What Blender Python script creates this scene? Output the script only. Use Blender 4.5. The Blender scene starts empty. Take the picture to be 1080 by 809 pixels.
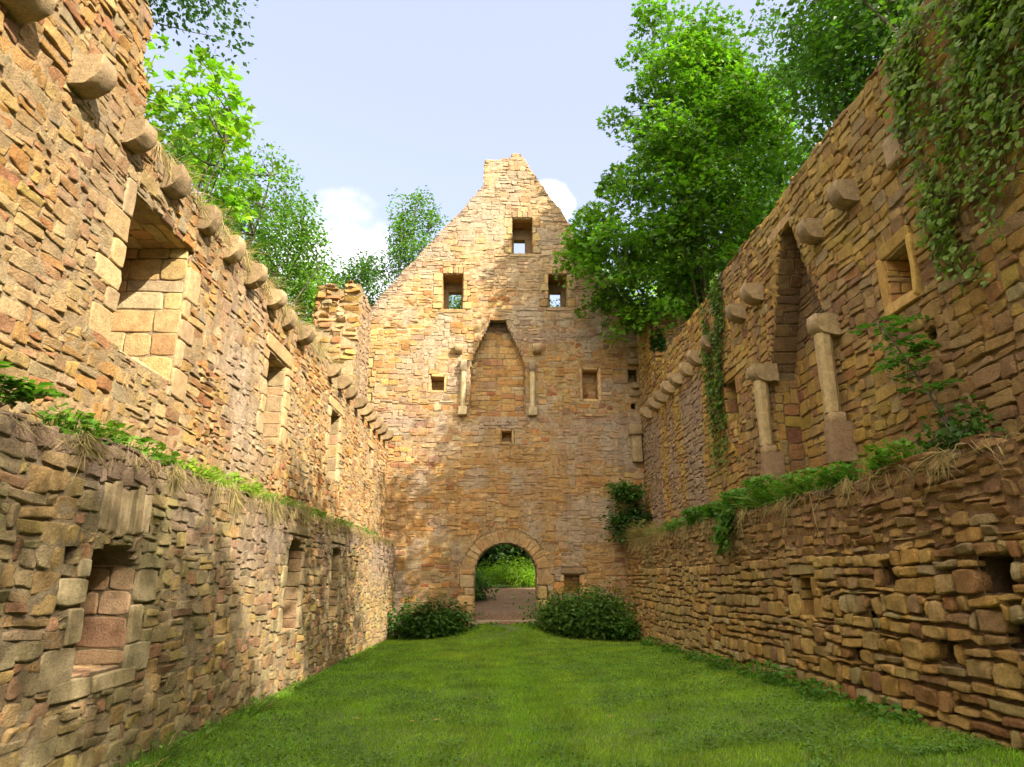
import bpy, math, random
import numpy as np
from mathutils import Vector, Matrix
from mathutils.geometry import tessellate_polygon

random.seed(11)
RNG = np.random.default_rng(11)
S = bpy.context.scene
COL = S.collection
R = math.radians

# ---------------------------------------------------------------- noise
def _h(i, j, k, s):
    n = (i * 374761393 + j * 668265263 + k * 2147483647 + s * 1274126177) & 0xFFFFFFFF
    n = ((n ^ (n >> 13)) * 1274126177) & 0xFFFFFFFF
    n = ((n ^ (n >> 16)) * 2246822519) & 0xFFFFFFFF
    return ((n ^ (n >> 15)) & 0xFFFFFF) / float(0xFFFFFF)

def vnoise(x, y, z=0.0, seed=0):
    """smooth value noise in [-1,1]"""
    x, y, z = np.broadcast_arrays(np.asarray(x, float), np.asarray(y, float), np.asarray(z, float))
    xi, yi, zi = np.floor(x), np.floor(y), np.floor(z)
    fx, fy, fz = x - xi, y - yi, z - zi
    fx = fx * fx * (3 - 2 * fx); fy = fy * fy * (3 - 2 * fy); fz = fz * fz * (3 - 2 * fz)
    xi = xi.astype(np.int64); yi = yi.astype(np.int64); zi = zi.astype(np.int64)
    r = 0
    for a in (0, 1):
        for b in (0, 1):
            for c in (0, 1):
                w = (fx if a else 1 - fx) * (fy if b else 1 - fy) * (fz if c else 1 - fz)
                r = r + w * _h(xi + a, yi + b, zi + c, seed)
    return r * 2 - 1

def fbm(x, y, z=0.0, seed=0, o=3):
    r, a, f = 0, 1.0, 1.0
    for k in range(o):
        r = r + a * vnoise(np.asarray(x) * f, np.asarray(y) * f, np.asarray(z) * f, seed + k * 17)
        a *= .5; f *= 2.03
    return r

def sstep(a, b, x):
    t = np.clip((np.asarray(x, float) - a) / (b - a), 0, 1)
    return t * t * (3 - 2 * t)

# ---------------------------------------------------------------- mesh collecting
class Acc:
    """collects verts / faces / per-vertex colour; builds ONE mesh object"""
    def __init__(s):
        s.v = []; s.c = []; s.q = []; s.t = []; s.n = 0
    def add(s, v, quads=None, tris=None, col=(1, 1, 1)):
        v = np.asarray(v, float).reshape(-1, 3)
        c = np.asarray(col, float)
        if c.ndim == 1: c = np.tile(c[:3], (len(v), 1))
        if quads is not None and len(quads): s.q.append(np.asarray(quads, np.int64).reshape(-1, 4) + s.n)
        if tris is not None and len(tris): s.t.append(np.asarray(tris, np.int64).reshape(-1, 3) + s.n)
        s.v.append(v); s.c.append(c[:, :3]); s.n += len(v)
    def build(s, name, mat, parent=None, smooth=True, loc=None):
        me = bpy.data.meshes.new(name)
        v = np.concatenate(s.v); c = np.concatenate(s.c)
        if loc is not None: v = v - np.asarray(loc)
        q = np.concatenate(s.q) if s.q else np.zeros((0, 4), np.int64)
        t = np.concatenate(s.t) if s.t else np.zeros((0, 3), np.int64)
        me.vertices.add(len(v)); me.vertices.foreach_set('co', v.ravel())
        nl = len(q) * 4 + len(t) * 3
        me.loops.add(nl)
        me.loops.foreach_set('vertex_index', np.concatenate([q.ravel(), t.ravel()]).astype(np.int32))
        me.polygons.add(len(q) + len(t))
        st = np.concatenate([np.arange(len(q)) * 4, len(q) * 4 + np.arange(len(t)) * 3]).astype(np.int32)
        me.polygons.foreach_set('loop_start', st)
        me.polygons.foreach_set('use_smooth', np.full(len(q) + len(t), smooth, bool))
        a = me.attributes.new('Col', 'FLOAT_COLOR', 'POINT')
        a.data.foreach_set('color', np.concatenate([c, np.ones((len(c), 1))], 1).astype(np.float32).ravel())
        me.materials.append(mat)
        me.update(calc_edges=True)
        o = bpy.data.objects.new(name, me); COL.objects.link(o)
        if parent is not None: o.parent = parent
        if loc is not None: o.location = loc
        return o

def tag(o, label=None, cat=None, group=None, kind=None):
    if label: o['label'] = label
    if cat: o['category'] = cat
    if group: o['group'] = group
    if kind: o['kind'] = kind
    return o

def empty(name, label, cat, loc=(0, 0, 0), group=None):
    o = bpy.data.objects.new(name, None); COL.objects.link(o); o.location = loc
    o.empty_display_size = .2
    return tag(o, label, cat, group)

# ---------------------------------------------------------------- materials
def newmat(name):
    m = bpy.data.materials.new(name); m.use_nodes = True
    nt = m.node_tree; nt.nodes.clear()
    return m, nt, nt.nodes, nt.links

def stone_mat(name='weathered_sandstone', bump=1.0, lichen=.5, moss=.25, scale=1.0):
    m, nt, N, L = newmat(name)
    out = N.new('ShaderNodeOutputMaterial'); b = N.new('ShaderNodeBsdfPrincipled')
    L.new(b.outputs[0], out.inputs[0])
    b.inputs['Roughness'].default_value = .92
    b.inputs['Specular IOR Level'].default_value = .15
    at = N.new('ShaderNodeAttribute'); at.attribute_name = 'Col'
    tc = N.new('ShaderNodeTexCoord')
    def noise(sc, det, rough=.6, dist=0.0):
        n = N.new('ShaderNodeTexNoise'); n.inputs['Scale'].default_value = sc * scale
        n.inputs['Detail'].default_value = det; n.inputs['Roughness'].default_value = rough
        n.inputs['Distortion'].default_value = dist
        L.new(tc.outputs['Object'], n.inputs['Vector']); return n
    def ramp(src, a, bb, v0=0.0, v1=1.0):
        r = N.new('ShaderNodeMapRange'); r.inputs[1].default_value = a; r.inputs[2].default_value = bb
        r.inputs[3].default_value = v0; r.inputs[4].default_value = v1
        L.new(src, r.inputs[0]); return r.outputs[0]
    def mix(fac, a, bcol, mode='MIX'):
        x = N.new('ShaderNodeMix'); x.data_type = 'RGBA'; x.blend_type = mode
        if isinstance(fac, float): x.inputs[0].default_value = fac
        else: L.new(fac, x.inputs[0])
        L.new(a, x.inputs[6])
        if isinstance(bcol, tuple): x.inputs[7].default_value = (*bcol, 1)
        else: L.new(bcol, x.inputs[7])
        return x.outputs[2]
    n1 = noise(9, 6, .68); n2 = noise(55, 5, .7); n3 = noise(2.1, 5, .65, .6); n4 = noise(26, 6, .75, .3)
    n5 = noise(1.1, 5, .6, .4); n6 = noise(140, 3, .6)
    c = at.outputs['Color']
    g = N.new('ShaderNodeCombineColor')
    v = ramp(n1.outputs[0], .25, .75, .62, 1.34)
    for i in range(3): L.new(v, g.inputs[i])
    c = mix(1.0, c, g.outputs[0], 'MULTIPLY')
    g2 = N.new('ShaderNodeCombineColor'); v2 = ramp(n2.outputs[0], .28, .72, .74, 1.24)
    for i in range(3): L.new(v2, g2.inputs[i])
    c = mix(1.0, c, g2.outputs[0], 'MULTIPLY')
    # dark run-off streaks down the face
    mpz = N.new('ShaderNodeMapping'); mpz.inputs['Scale'].default_value = (2.6, 2.6, .22); L.new(tc.outputs['Object'], mpz.inputs[0])
    nz = N.new('ShaderNodeTexNoise'); nz.inputs['Scale'].default_value = 1.0; nz.inputs['Detail'].default_value = 5; nz.inputs['Roughness'].default_value = .65; L.new(mpz.outputs[0], nz.inputs['Vector'])
    c = mix(ramp(nz.outputs[0], .50, .70, 0, .5), c, (.20, .135, .08))
    # small dark pits and soot specks
    n7 = noise(75, 4, .8, .2); c = mix(ramp(n7.outputs[0], .40, .30, 0, .55), c, (.10, .065, .035))
    # iron-stained blush
    c = mix(ramp(n4.outputs[0], .56, .72, 0, .38), c, (.30, .12, .045))
    # grey lichen crusts, clustered in larger patches
    mm = N.new('ShaderNodeMath'); mm.operation = 'MULTIPLY'
    L.new(ramp(n4.outputs[0], .40, .30, 0, 1), mm.inputs[0]); L.new(ramp(n3.outputs[0], .46, .62, 0, lichen), mm.inputs[1])
    c = mix(mm.outputs[0], c, (.40, .36, .27))
    m3 = N.new('ShaderNodeMath'); m3.operation = 'MULTIPLY'
    L.new(ramp(n1.outputs[0], .5, .66, 0, 1), m3.inputs[0]); L.new(ramp(n5.outputs[0], .52, .64, 0, moss), m3.inputs[1])
    c = mix(m3.outputs[0], c, (.12, .13, .03))
    L.new(c, b.inputs['Base Color'])
    # bump
    a1 = N.new('ShaderNodeMath'); a1.operation = 'MULTIPLY_ADD'
    L.new(n4.outputs[0], a1.inputs[0]); a1.inputs[1].default_value = 1.0
    a0 = N.new('ShaderNodeMath'); a0.operation = 'MULTIPLY'; L.new(n2.outputs[0], a0.inputs[0]); a0.inputs[1].default_value = .6
    L.new(a0.outputs[0], a1.inputs[2])
    a2 = N.new('ShaderNodeMath'); a2.operation = 'MULTIPLY_ADD'
    L.new(n6.outputs[0], a2.inputs[0]); a2.inputs[1].default_value = .25; L.new(a1.outputs[0], a2.inputs[2])
    bp = N.new('ShaderNodeBump'); bp.inputs['Strength'].default_value = bump; bp.inputs['Distance'].default_value = .045
    L.new(a2.outputs[0], bp.inputs['Height']); L.new(bp.outputs[0], b.inputs['Normal'])
    return m

def leaf_mat(name, trans=(1.3, 1.6, .6), tw=.42, rough=.45):
    m, nt, N, L = newmat(name)
    out = N.new('ShaderNodeOutputMaterial')
    at = N.new('ShaderNodeAttribute'); at.attribute_name = 'Col'
    p = N.new('ShaderNodeBsdfPrincipled'); p.inputs['Roughness'].default_value = rough
    p.inputs['Specular IOR Level'].default_value = .25
    tc = N.new('ShaderNodeTexCoord'); n = N.new('ShaderNodeTexNoise'); n.inputs['Scale'].default_value = 1.7
    n.inputs['Detail'].default_value = 4
    L.new(tc.outputs['Object'], n.inputs['Vector'])
    r = N.new('ShaderNodeMapRange'); r.inputs[1].default_value = .3; r.inputs[2].default_value = .7
    r.inputs[3].default_value = .75; r.inputs[4].default_value = 1.25; L.new(n.outputs[0], r.inputs[0])
    mx = N.new('ShaderNodeVectorMath'); mx.operation = 'SCALE'
    L.new(at.outputs['Color'], mx.inputs[0]); L.new(r.outputs[0], mx.inputs['Scale'])
    L.new(mx.outputs[0], p.inputs['Base Color'])
    t = N.new('ShaderNodeBsdfTranslucent')
    ml = N.new('ShaderNodeVectorMath'); ml.operation = 'MULTIPLY'; ml.inputs[1].default_value = trans
    L.new(mx.outputs[0], ml.inputs[0]); L.new(ml.outputs[0], t.inputs['Color'])
    x = N.new('ShaderNodeMixShader'); x.inputs[0].default_value = tw
    L.new(p.outputs[0], x.inputs[1]); L.new(t.outputs[0], x.inputs[2]); L.new(x.outputs[0], out.inputs[0])
    return m

def bark_mat(name='bark'):
    m, nt, N, L = newmat(name)
    out = N.new('ShaderNodeOutputMaterial'); b = N.new('ShaderNodeBsdfPrincipled'); L.new(b.outputs[0], out.inputs[0])
    b.inputs['Roughness'].default_value = .9
    tc = N.new('ShaderNodeTexCoord'); mp = N.new('ShaderNodeMapping'); mp.inputs['Scale'].default_value = (9, 9, 2)
    L.new(tc.outputs['Object'], mp.inputs[0])
    n = N.new('ShaderNodeTexNoise'); n.inputs['Scale'].default_value = 2; n.inputs['Detail'].default_value = 6
    L.new(mp.outputs[0], n.inputs['Vector'])
    r = N.new('ShaderNodeValToRGB'); r.color_ramp.elements[0].color = (.035, .026, .018, 1); r.color_ramp.elements[1].color = (.14, .11, .075, 1)
    r.color_ramp.elements[0].position = .35; r.color_ramp.elements[1].position = .68
    L.new(n.outputs[0], r.inputs[0]); L.new(r.outputs[0], b.inputs['Base Color'])
    bp = N.new('ShaderNodeBump'); bp.inputs['Strength'].default_value = .7; bp.inputs['Distance'].default_value = .03
    L.new(n.outputs[0], bp.inputs['Height']); L.new(bp.outputs[0], b.inputs['Normal'])
    return m

M_STONE = stone_mat()
M_STONE_SHADE = stone_mat('mossy_sandstone', bump=1.0, lichen=.35, moss=.4)
M_DRESSED = stone_mat('dressed_sandstone', bump=.55, lichen=.45, moss=.12)
M_LEAF = leaf_mat('leaf')
M_LEAF_DULL = leaf_mat('dull_leaf', (1.2, 1.4, .6), .3, .5)
M_GRASS = leaf_mat('grass_blade', (1.25, 1.45, .5), .38, .55)
M_BARK = bark_mat()

# ---------------------------------------------------------------- masonry
PAL = {  # (weight, linear rgb)
 'sun':   [(5, (.47, .32, .145)), (4, (.50, .36, .19)), (3, (.44, .25, .095)), (2, (.42, .22, .12)), (1.2, (.33, .14, .06)), (2, (.38, .31, .20)), (1.2, (.49, .34, .13)), (.8, (.26, .18, .11))],
 'ledge': [(4, (.37, .30, .17)), (3, (.40, .28, .13)), (2, (.31, .25, .15)), (2, (.38, .22, .13)), (1.0, (.31, .27, .14)), (1, (.25, .16, .09)), (1.5, (.43, .33, .13))],
 'gable': [(5, (.46, .31, .15)), (4, (.43, .27, .115)), (3, (.40, .22, .085)), (2, (.38, .20, .11)), (.9, (.29, .11, .055)), (2.5, (.42, .33, .20)), (1.0, (.44, .32, .14)), (1, (.28, .20, .13))],
 'right': [(5, (.46, .32, .12)), (4, (.43, .28, .095)), (2, (.36, .20, .09)), (1.5, (.44, .32, .10)), (1.4, (.28, .16, .085)), (2, (.35, .28, .15)), (.8, (.24, .12, .075))],
 'rlow':  [(5, (.48, .34, .14)), (4, (.44, .29, .105)), (2, (.34, .19, .09)), (1.0, (.46, .34, .15)), (1.5, (.27, .16, .09)), (2, (.38, .31, .17))],
 'dress': [(4, (.47, .35, .18)), (3, (.43, .31, .15)), (2, (.39, .25, .13)), (2, (.41, .33, .20)), (1, (.33, .24, .15))],
}
SATUR = 1.12
def pick_cols(pal, n, rng):
    w = np.array([p[0] for p in PAL[pal]], float); w /= w.sum()
    c = np.array([p[1] for p in PAL[pal]])
    k = rng.choice(len(w), n, p=w); k2 = rng.choice(len(w), n, p=w)
    t = rng.random((n, 1)) * .45
    c = c[k] * (1 - t) + c[k2] * t
    lum = c @ np.array([.2126, .7152, .0722]); c = np.clip(lum[:, None] + (c - lum[:, None]) * SATUR, .01, 1)
    c = c * np.array((1.02, .99, 1.0))
    return c * rng.uniform(.82, 1.14, (n, 1)) * rng.uniform(.96, 1.04, (n, 3))

def pack(W, H, cell, occ, wr, hr, rng, align=.6):
    """greedy random-rubble packing of a grid; occ True = no stone there. returns rects in metres"""
    nx, ny = occ.shape
    occ = occ.copy(); out = []
    for j in range(ny):
        i = 0
        row = occ[:, j]
        lasttop = -1
        while i < nx:
            if occ[i, j]: i += 1; continue
            e = i
            while e < nx and not occ[e, j] and e - i < wr[1] + 2: e += 1
            run = e - i
            h = int(rng.integers(hr[0], hr[1] + 1))
            if h == 1 and rng.random() < .55: h = 2
            if lasttop > j and rng.random() < align: h = max(1, lasttop - j)
            w = int(rng.integers(wr[0], wr[1] + 1))
            if h <= hr[0]: w = int(w * 1.25)
            if h >= hr[1]: w = max(w, h)
            if run <= w or run - w < max(2, wr[0] - 1): w = min(run, wr[1] + 2)
            h = max(1, min(h, ny - j))
            hh = 1
            while hh < h and not occ[i:i + w, j + hh].any(): hh += 1
            occ[i:i + w, j:j + hh] = True
            out.append((i, j, i + w, j + hh)); lasttop = j + hh
            i += w
    return np.array(out, float).reshape(-1, 4) * cell

SS = np.array([0, 0, .10, .2, .38, .64, .8, .90, 1, 1.]); TT = np.array([0, 0, .16, .25, .5, .75, .84, 1, 1.])
SS2 = np.array([0, 0, .16, .84, 1, 1.]); TT2 = np.array([0, 0, .22, .78, 1, 1.])
def stones(acc, rects, frame, pal='sun', gap=.009, h=(.012, .035), skirt=.05, rough=.006, tilt=.012, jit=.012,
           rng=None, wmap=None, warp=0.0, tint=None, doff=None, lo=False, round_=.16, cols=None, seed=0, bev=.010, edge_lo=.55):
    rects = np.asarray(rects, float).reshape(-1, 4)
    if not len(rects): return
    rng = rng or RNG
    ss, tt = (SS2, TT2) if lo else (SS, TT)
    n, a, b = len(rects), len(ss), len(tt)
    u0, v0, u1, v1 = [rects[:, i][:, None, None] for i in range(4)]
    w = u1 - u0; hh = v1 - v0
    s = np.repeat(ss[None, :, None], n, 0); t = np.repeat(tt[None, None, :], n, 0)
    bu = np.clip(bev * rng.uniform(.6, 1.6, (n, 1)) / np.maximum(w[:, :, 0], .02), .03, .26); bv = np.clip(bev * rng.uniform(.6, 1.6, (n, 1)) / np.maximum(hh[:, :, 0], .02), .05, .26)
    s[:, 2, 0] = bu[:, 0]; s[:, -3, 0] = 1 - bu[:, 0]; t[:, 0, 2] = bv[:, 0]; t[:, 0, -3] = 1 - bv[:, 0]
    if not lo:
        s[:, 3, 0] = bu[:, 0] * 1.45; s[:, -4, 0] = 1 - bu[:, 0] * 1.45; t[:, 0, 3] = bv[:, 0] * 1.45; t[:, 0, -4] = 1 - bv[:, 0] * 1.45
    g = gap * rng.uniform(.5, 1.5, (n, 1, 1))
    # gentle narrow stones keep smaller gaps
    gx = np.minimum(g, w * .2); gy = np.minimum(g, hh * .2)
    cj = rng.uniform(-1, 1, (n, 4, 2)) * jit
    su = u0 + gx + (w - 2 * gx) * s + 0 * t
    sv = v0 + gy + (hh - 2 * gy) * t + 0 * s
    bl = [(1 - s) * (1 - t), s * (1 - t), (1 - s) * t, s * t]
    for k in range(4):
        su = su + bl[k] * cj[:, k, 0][:, None, None]; sv = sv + bl[k] * cj[:, k, 1][:, None, None]
    # round plan corners
    es = np.abs(s * 2 - 1) ** 6; et = np.abs(t * 2 - 1) ** 6
    r = round_ * np.minimum(w, hh) * rng.uniform(.4, 1.4, (n, 1, 1)) * .5
    su = su - np.sign(s - .5) * r * es * et; sv = sv - np.sign(t - .5) * r * es * et
    # ragged edges
    edge = np.maximum(es + 0 * t, et + 0 * s)
    uid = rng.uniform(0, 500, (n, 1, 1))
    su = su + edge * jit * .7 * vnoise(su * 14, sv * 14, uid, 3 + seed)
    sv = sv + edge * jit * .7 * vnoise(su * 14, sv * 14, uid, 5 + seed)
    # depth
    H = rng.uniform(h[0], h[1], (n, 1, 1))
    rim = np.maximum((np.abs(s * 2 - 1) > .999) + 0 * t, (np.abs(t * 2 - 1) > .999) + 0 * s)
    fs = 1 - np.abs(s * 2 - 1) ** 3; ft = 1 - np.abs(t * 2 - 1) ** 3
    prof = np.where(rim > 0, edge_lo, .93 + .07 * fs * ft)
    d = H * prof + (rng.uniform(-tilt, tilt, (n, 1, 1)) * (s - .5) + rng.uniform(-tilt, tilt, (n, 1, 1)) * (t - .5))
    d = d + rough * vnoise(su * 11, sv * 11, uid, 9 + seed) + rough * .75 * vnoise(su * 27, sv * 27, uid, 10 + seed)
    isk = np.zeros((a, b), bool); isk[0] = isk[-1] = True; isk[:, 0] = isk[:, -1] = True
    d = np.where(isk[None], -skirt, d)
    if warp:
        wu = warp * vnoise(su * .9, sv * 1.1, 0, 21); wv = warp * (vnoise(su * .55, sv * .8, 0, 22) + .4 * vnoise(su * 2.1, sv * 2, 0, 23))
        if tint is not None: pass
        su, sv = su + wu, sv + wv
    c = pick_cols(pal, n, rng) if cols is None else cols
    cu = ((rects[:, 0] + rects[:, 2]) / 2); cv = ((rects[:, 1] + rects[:, 3]) / 2)
    if tint is not None: c = tint(cu, cv, c)
    if doff is not None: d = d + doff(cu, cv)[:, None, None]
    if wmap is not None: su, sv = wmap(su, sv)
    O, U, V, Nn = [np.asarray(x, float) for x in frame]
    P = O + su[..., None] * U + sv[..., None] * V + d[..., None] * Nn
    idx = np.arange(a * b).reshape(a, b)
    q = np.stack([idx[:-1, :-1], idx[1:, :-1], idx[1:, 1:], idx[:-1, 1:]], -1).reshape(-1, 4)
    # orient so that the face normal follows Nn
    if np.dot(np.cross(U, V), Nn) < 0: q = q[:, ::-1]
    Q = (q[None] + (np.arange(n) * a * b)[:, None, None]).reshape(-1, 4)
    acc.add(P.reshape(-1, 3), Q, None, np.repeat(c, a * b, 0))

def slab(acc, outer, holes, frame, d=-.02, T=1.0, col=(.36, .28, .18)):
    """wall core with real openings: outer and holes are (u,v) loops"""
    O, U, V, Nn = [np.asarray(x, float) for x in frame]
    loops = [list(outer)] + [list(h) for h in holes]
    tri = tessellate_polygon([[Vector((p[0], p[1], 0)) for p in l] for l in loops])
    pts = np.array([p for l in loops for p in l], float)
    n = len(pts)
    f = O + pts[:, :1] * U + pts[:, 1:] * V + d * Nn
    bk = f - (T + d) * Nn
    tri = np.array([t for t in tri], np.int64)
    # consistent orientation
    e1 = pts[tri[:, 1]] - pts[tri[:, 0]]; e2 = pts[tri[:, 2]] - pts[tri[:, 0]]
    area = e1[:, 0] * e2[:, 1] - e1[:, 1] * e2[:, 0]
    sgn = np.sign(np.dot(np.cross(U, V), Nn))
    flip = (area * sgn) < 0
    tri[flip] = tri[flip][:, ::-1]
    acc.add(np.concatenate([f, bk]), None, np.concatenate([tri, tri[:, ::-1] + n]), col)
    k = 0
    for l in loops:
        m = len(l); ii = np.arange(m) + k; jj = np.roll(ii, -1); k += m
        vv = np.concatenate([f[ii], f[jj], bk[jj], bk[ii]])
        qq = np.stack([np.arange(m), np.arange(m) + m, np.arange(m) + 2 * m, np.arange(m) + 3 * m], 1)
        acc.add(vv, qq, None, col)

def in_poly(u, v, poly):
    r = np.zeros(np.shape(u), bool); p = list(poly)
    for (x0, y0), (x1, y1) in zip(p, p[1:] + p[:1]):
        c = ((y0 > v) != (y1 > v))
        xx = (x1 - x0) * (v - y0) / ((y1 - y0) if y1 != y0 else 1e-9) + x0
        r ^= c & (u < xx)
    return r

def rect_loop(u0, v0, u1, v1): return [(u0, v0), (u1, v0), (u1, v1), (u0, v1)]
def arch_loop(u0, v0, u1, spring, top, n=10):
    c = (u0 + u1) / 2; r = (u1 - u0) / 2; k = top - spring
    return [(u0, v0), (u1, v0)] + [(c + r * math.cos(a), spring + k * math.sin(a)) for a in np.linspace(0, math.pi, n)]

def occ_grid(u0, v0, u1, v1, cell, outer, blocks):
    nx = int(round((u1 - u0) / cell)); ny = int(round((v1 - v0) / cell))
    uu, vv = np.meshgrid(u0 + (np.arange(nx) + .5) * cell, v0 + (np.arange(ny) + .5) * cell, indexing='ij')
    o = ~in_poly(uu, vv, outer)
    for b in blocks: o |= in_poly(uu, vv, b)
    return o

def mortar(acc, u0, v0, cell, occ, frame, d0, amp, col, seed=0, doff=None, freq=7.0, hole_occ=None, tint=None):
    """rough pointing between and partly over the stones"""
    nx, ny = occ.shape
    ii, jj = np.meshgrid(np.arange(nx + 1), np.arange(ny + 1), indexing='ij')
    u = u0 + ii * cell; v = v0 + jj * cell
    d = d0 + amp * (vnoise(u * freq, v * freq, 0, seed + 1) * .6 + vnoise(u * 1.3, v * 1.9, 0, seed + 2) * .55 + vnoise(u * freq * 2.3, v * freq * 2.3, 0, seed + 3) * .35)
    c = np.tile(np.array(col, float), (u.size, 1)) * (1 + .22 * vnoise(u * 3, v * 3, 0, seed + 4)).reshape(-1, 1)
    if doff is not None: d = d + doff(u, v)
    if tint is not None: c = tint(u.ravel(), v.ravel(), c)
    uu = u + .3 * cell * vnoise(u * 31, v * 31, 3, seed); vv = v + .3 * cell * vnoise(u * 31, v * 31, 9, seed)
    O, U, V, Nn = frame
    P = O + uu[..., None] * U + vv[..., None] * V + d[..., None] * Nn
    idx = np.arange(u.size).reshape(u.shape)
    q = np.stack([idx[:-1, :-1], idx[1:, :-1], idx[1:, 1:], idx[:-1, 1:]], -1)[~occ]
    if np.dot(np.cross(U, V), Nn) < 0: q = q[:, ::-1]
    acc.add(P.reshape(-1, 3), q, None, c)

def rubble(acc, u0, v0, u1, v1, cell, outer, blocks, frame, wr, hr, seed=0, align=.6, mort=None, **kw):
    rng = np.random.default_rng(seed)
    occ = occ_grid(u0, v0, u1, v1, cell, outer, blocks)
    rc = pack(u1 - u0, v1 - v0, cell, occ, wr, hr, rng, align) + np.array([u0, v0, u0, v0])
    stones(acc, rc, frame, rng=rng, **kw)
    if mort: mortar(acc, u0, v0, cell, occ, frame, mort[0], mort[1], mort[2], seed, kw.get('doff'), tint=kw.get('tint') if len(mort) < 4 else None)
    return rc

def quoins(u, v0, v1, side, rng, wl=(.22, .5), hh=(.2, .36)):
    """column of dressed stones along a jamb at u; side +1 grows to +u"""
    out = []; v = v0; k = 0
    while v < v1 - .05:
        h = min(rng.uniform(*hh), v1 - v)
        if v1 - v - h < .12: h = v1 - v
        w = wl[1] * rng.uniform(.8, 1.1) if k % 2 == 0 else wl[0] * rng.uniform(.8, 1.15)
        out.append((u, v, u + w, v + h) if side > 0 else (u - w, v, u, v + h)); v += h; k += 1
    return out

def ragged(u0, u1, f, step=.22, amp=.07, seed=0):
    rng = np.random.default_rng(seed); pts = []
    u = u0
    while u < u1:
        w = rng.uniform(.6, 1.5) * step; e = min(u + w, u1)
        a = rng.uniform(-amp, amp); pts += [(u, f(u) + a), (e, f(e) + a)]; u = e + 1e-3
    return pts

# quarter-round corbel: profile in (depth, height)
def corbel_mesh(acc, frame, u, v, w=.36, h=.40, p=.42, rng=None, col=(.36, .27, .15), square=False, r=1.0):
    rng = rng or RNG
    O, U, V, Nn = [np.asarray(x, float) for x in frame]
    prof = [(-.06, h / 2), (p, h / 2)]
    if square: prof += [(p, -h / 2), (-.06, -h / 2)]
    else:
        a = np.linspace(0, math.pi / 2, 11); y0 = h / 2 - h * .36
        prof += [(p - .80 * p * r * (1 - math.cos(t)), y0 - (h * .64) * math.sin(t)) for t in a]
        prof += [(-.06, -h / 2)]
    # resample profile densely
    P = []
    pr = prof
    for (x0, y0), (x1, y1) in zip(pr, pr[1:] + pr[:1]):
        L_ = math.hypot(x1 - x0, y1 - y0); k = max(1, int(L_ / .07))
        for i in range(k): P.append((x0 + (x1 - x0) * i / k, y0 + (y1 - y0) * i / k))
    P = np.array(P); m = len(P); ctr = P.mean(0)
    us = np.array([-.5, -.475, -.2, .2, .475, .5]) * w
    ins = np.array([.025, 0, 0, 0, 0, .025])
    rings = []
    for x, i_ in zip(us, ins):
        q = P + (ctr - P) * i_ * 1.2
        rings.append(np.stack([np.full(m, x), q[:, 0], q[:, 1]], 1))
    caps = [np.array([[us[0], ctr[0], ctr[1]]]), np.array([[us[-1], ctr[0], ctr[1]]])]
    V3 = np.concatenate(rings + caps + [rings[0], rings[-1]])
    sd = rng.uniform(0, 99)
    V3 = V3 + .014 * np.stack([vnoise(V3[:, 0] * 6, V3[:, 1] * 6, V3[:, 2] * 6 + sd, k) for k in (1, 2, 3)], 1)
    V3 = V3 + .010 * np.stack([vnoise(V3[:, 0] * 19, V3[:, 1] * 19, V3[:, 2] * 19 + sd, k) for k in (4, 5, 6)], 1)
    tl = rng.uniform(-.1, .1)
    uu = V3[:, 0] * math.cos(tl) - V3[:, 2] * math.sin(tl); vv = V3[:, 0] * math.sin(tl) + V3[:, 2] * math.cos(tl)
    W = O + (u + uu)[:, None] * U + (v + vv)[:, None] * V + V3[:, 1][:, None] * Nn
    q = []; t = []
    for i in range(len(us) - 1):
        for j in range(m):
            k = (j + 1) % m; q.append((i * m + j, i * m + k, (i + 1) * m + k, (i + 1) * m + j))
    n0 = len(us) * m
    for j in range(m):
        k = (j + 1) % m; t.append((n0, n0 + 2 + k, n0 + 2 + j)); t.append((n0 + 1, n0 + 2 + m + j, n0 + 2 + m + k))
    q = np.array(q); t = np.array(t)
    if np.dot(np.cross(U, V), Nn) < 0: pass
    else: q = q[:, ::-1]; t = t[:, ::-1]
    acc.add(W, q, t, np.array(col) * rng.uniform(.72, 1.15))

def prism(acc, frame, sides, u, v0, v1, r0, r1, dc, col, rng, seg=5, rot=0.0):
    """vertical slender shaft of n sides centred at depth dc"""
    O, U, V, Nn = [np.asarray(x, float) for x in frame]
    vs = np.linspace(v0, v1, seg + 1); rows = []
    for x in vs:
        rr = r0 + (r1 - r0) * (x - v0) / (v1 - v0)
        a = np.arange(sides) * 2 * math.pi / sides + rot
        rows.append(np.stack([u + rr * np.cos(a), np.full(sides, x), dc + rr * np.sin(a)], 1))
    P = np.concatenate(rows + [np.array([[u, v0, dc]]), np.array([[u, v1, dc]])])
    P[:, 0] += .012 * vnoise(P[:, 0] * 5, P[:, 1] * 4, P[:, 2] * 5, 31); P[:, 2] += .012 * vnoise(P[:, 0] * 5, P[:, 1] * 4, P[:, 2] * 5, 32)
    q = []; t = []
    for i in range(seg):
        for j in range(sides):
            k = (j + 1) % sides; q.append((i * sides + j, i * sides + k, (i + 1) * sides + k, (i + 1) * sides + j))
    n0 = (seg + 1) * sides
    for j in range(sides):
        k = (j + 1) % sides; t.append((n0, k, j)); t.append((n0 + 1, seg * sides + j, seg * sides + k))
    W = O + P[:, :1] * U + P[:, 1:2] * V + P[:, 2:] * Nn
    q = np.array(q); t = np.array(t)
    if np.dot(np.cross(U, V), Nn) > 0: q = q[:, ::-1]; t = t[:, ::-1]
    acc.add(W, q, t, col)

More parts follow.
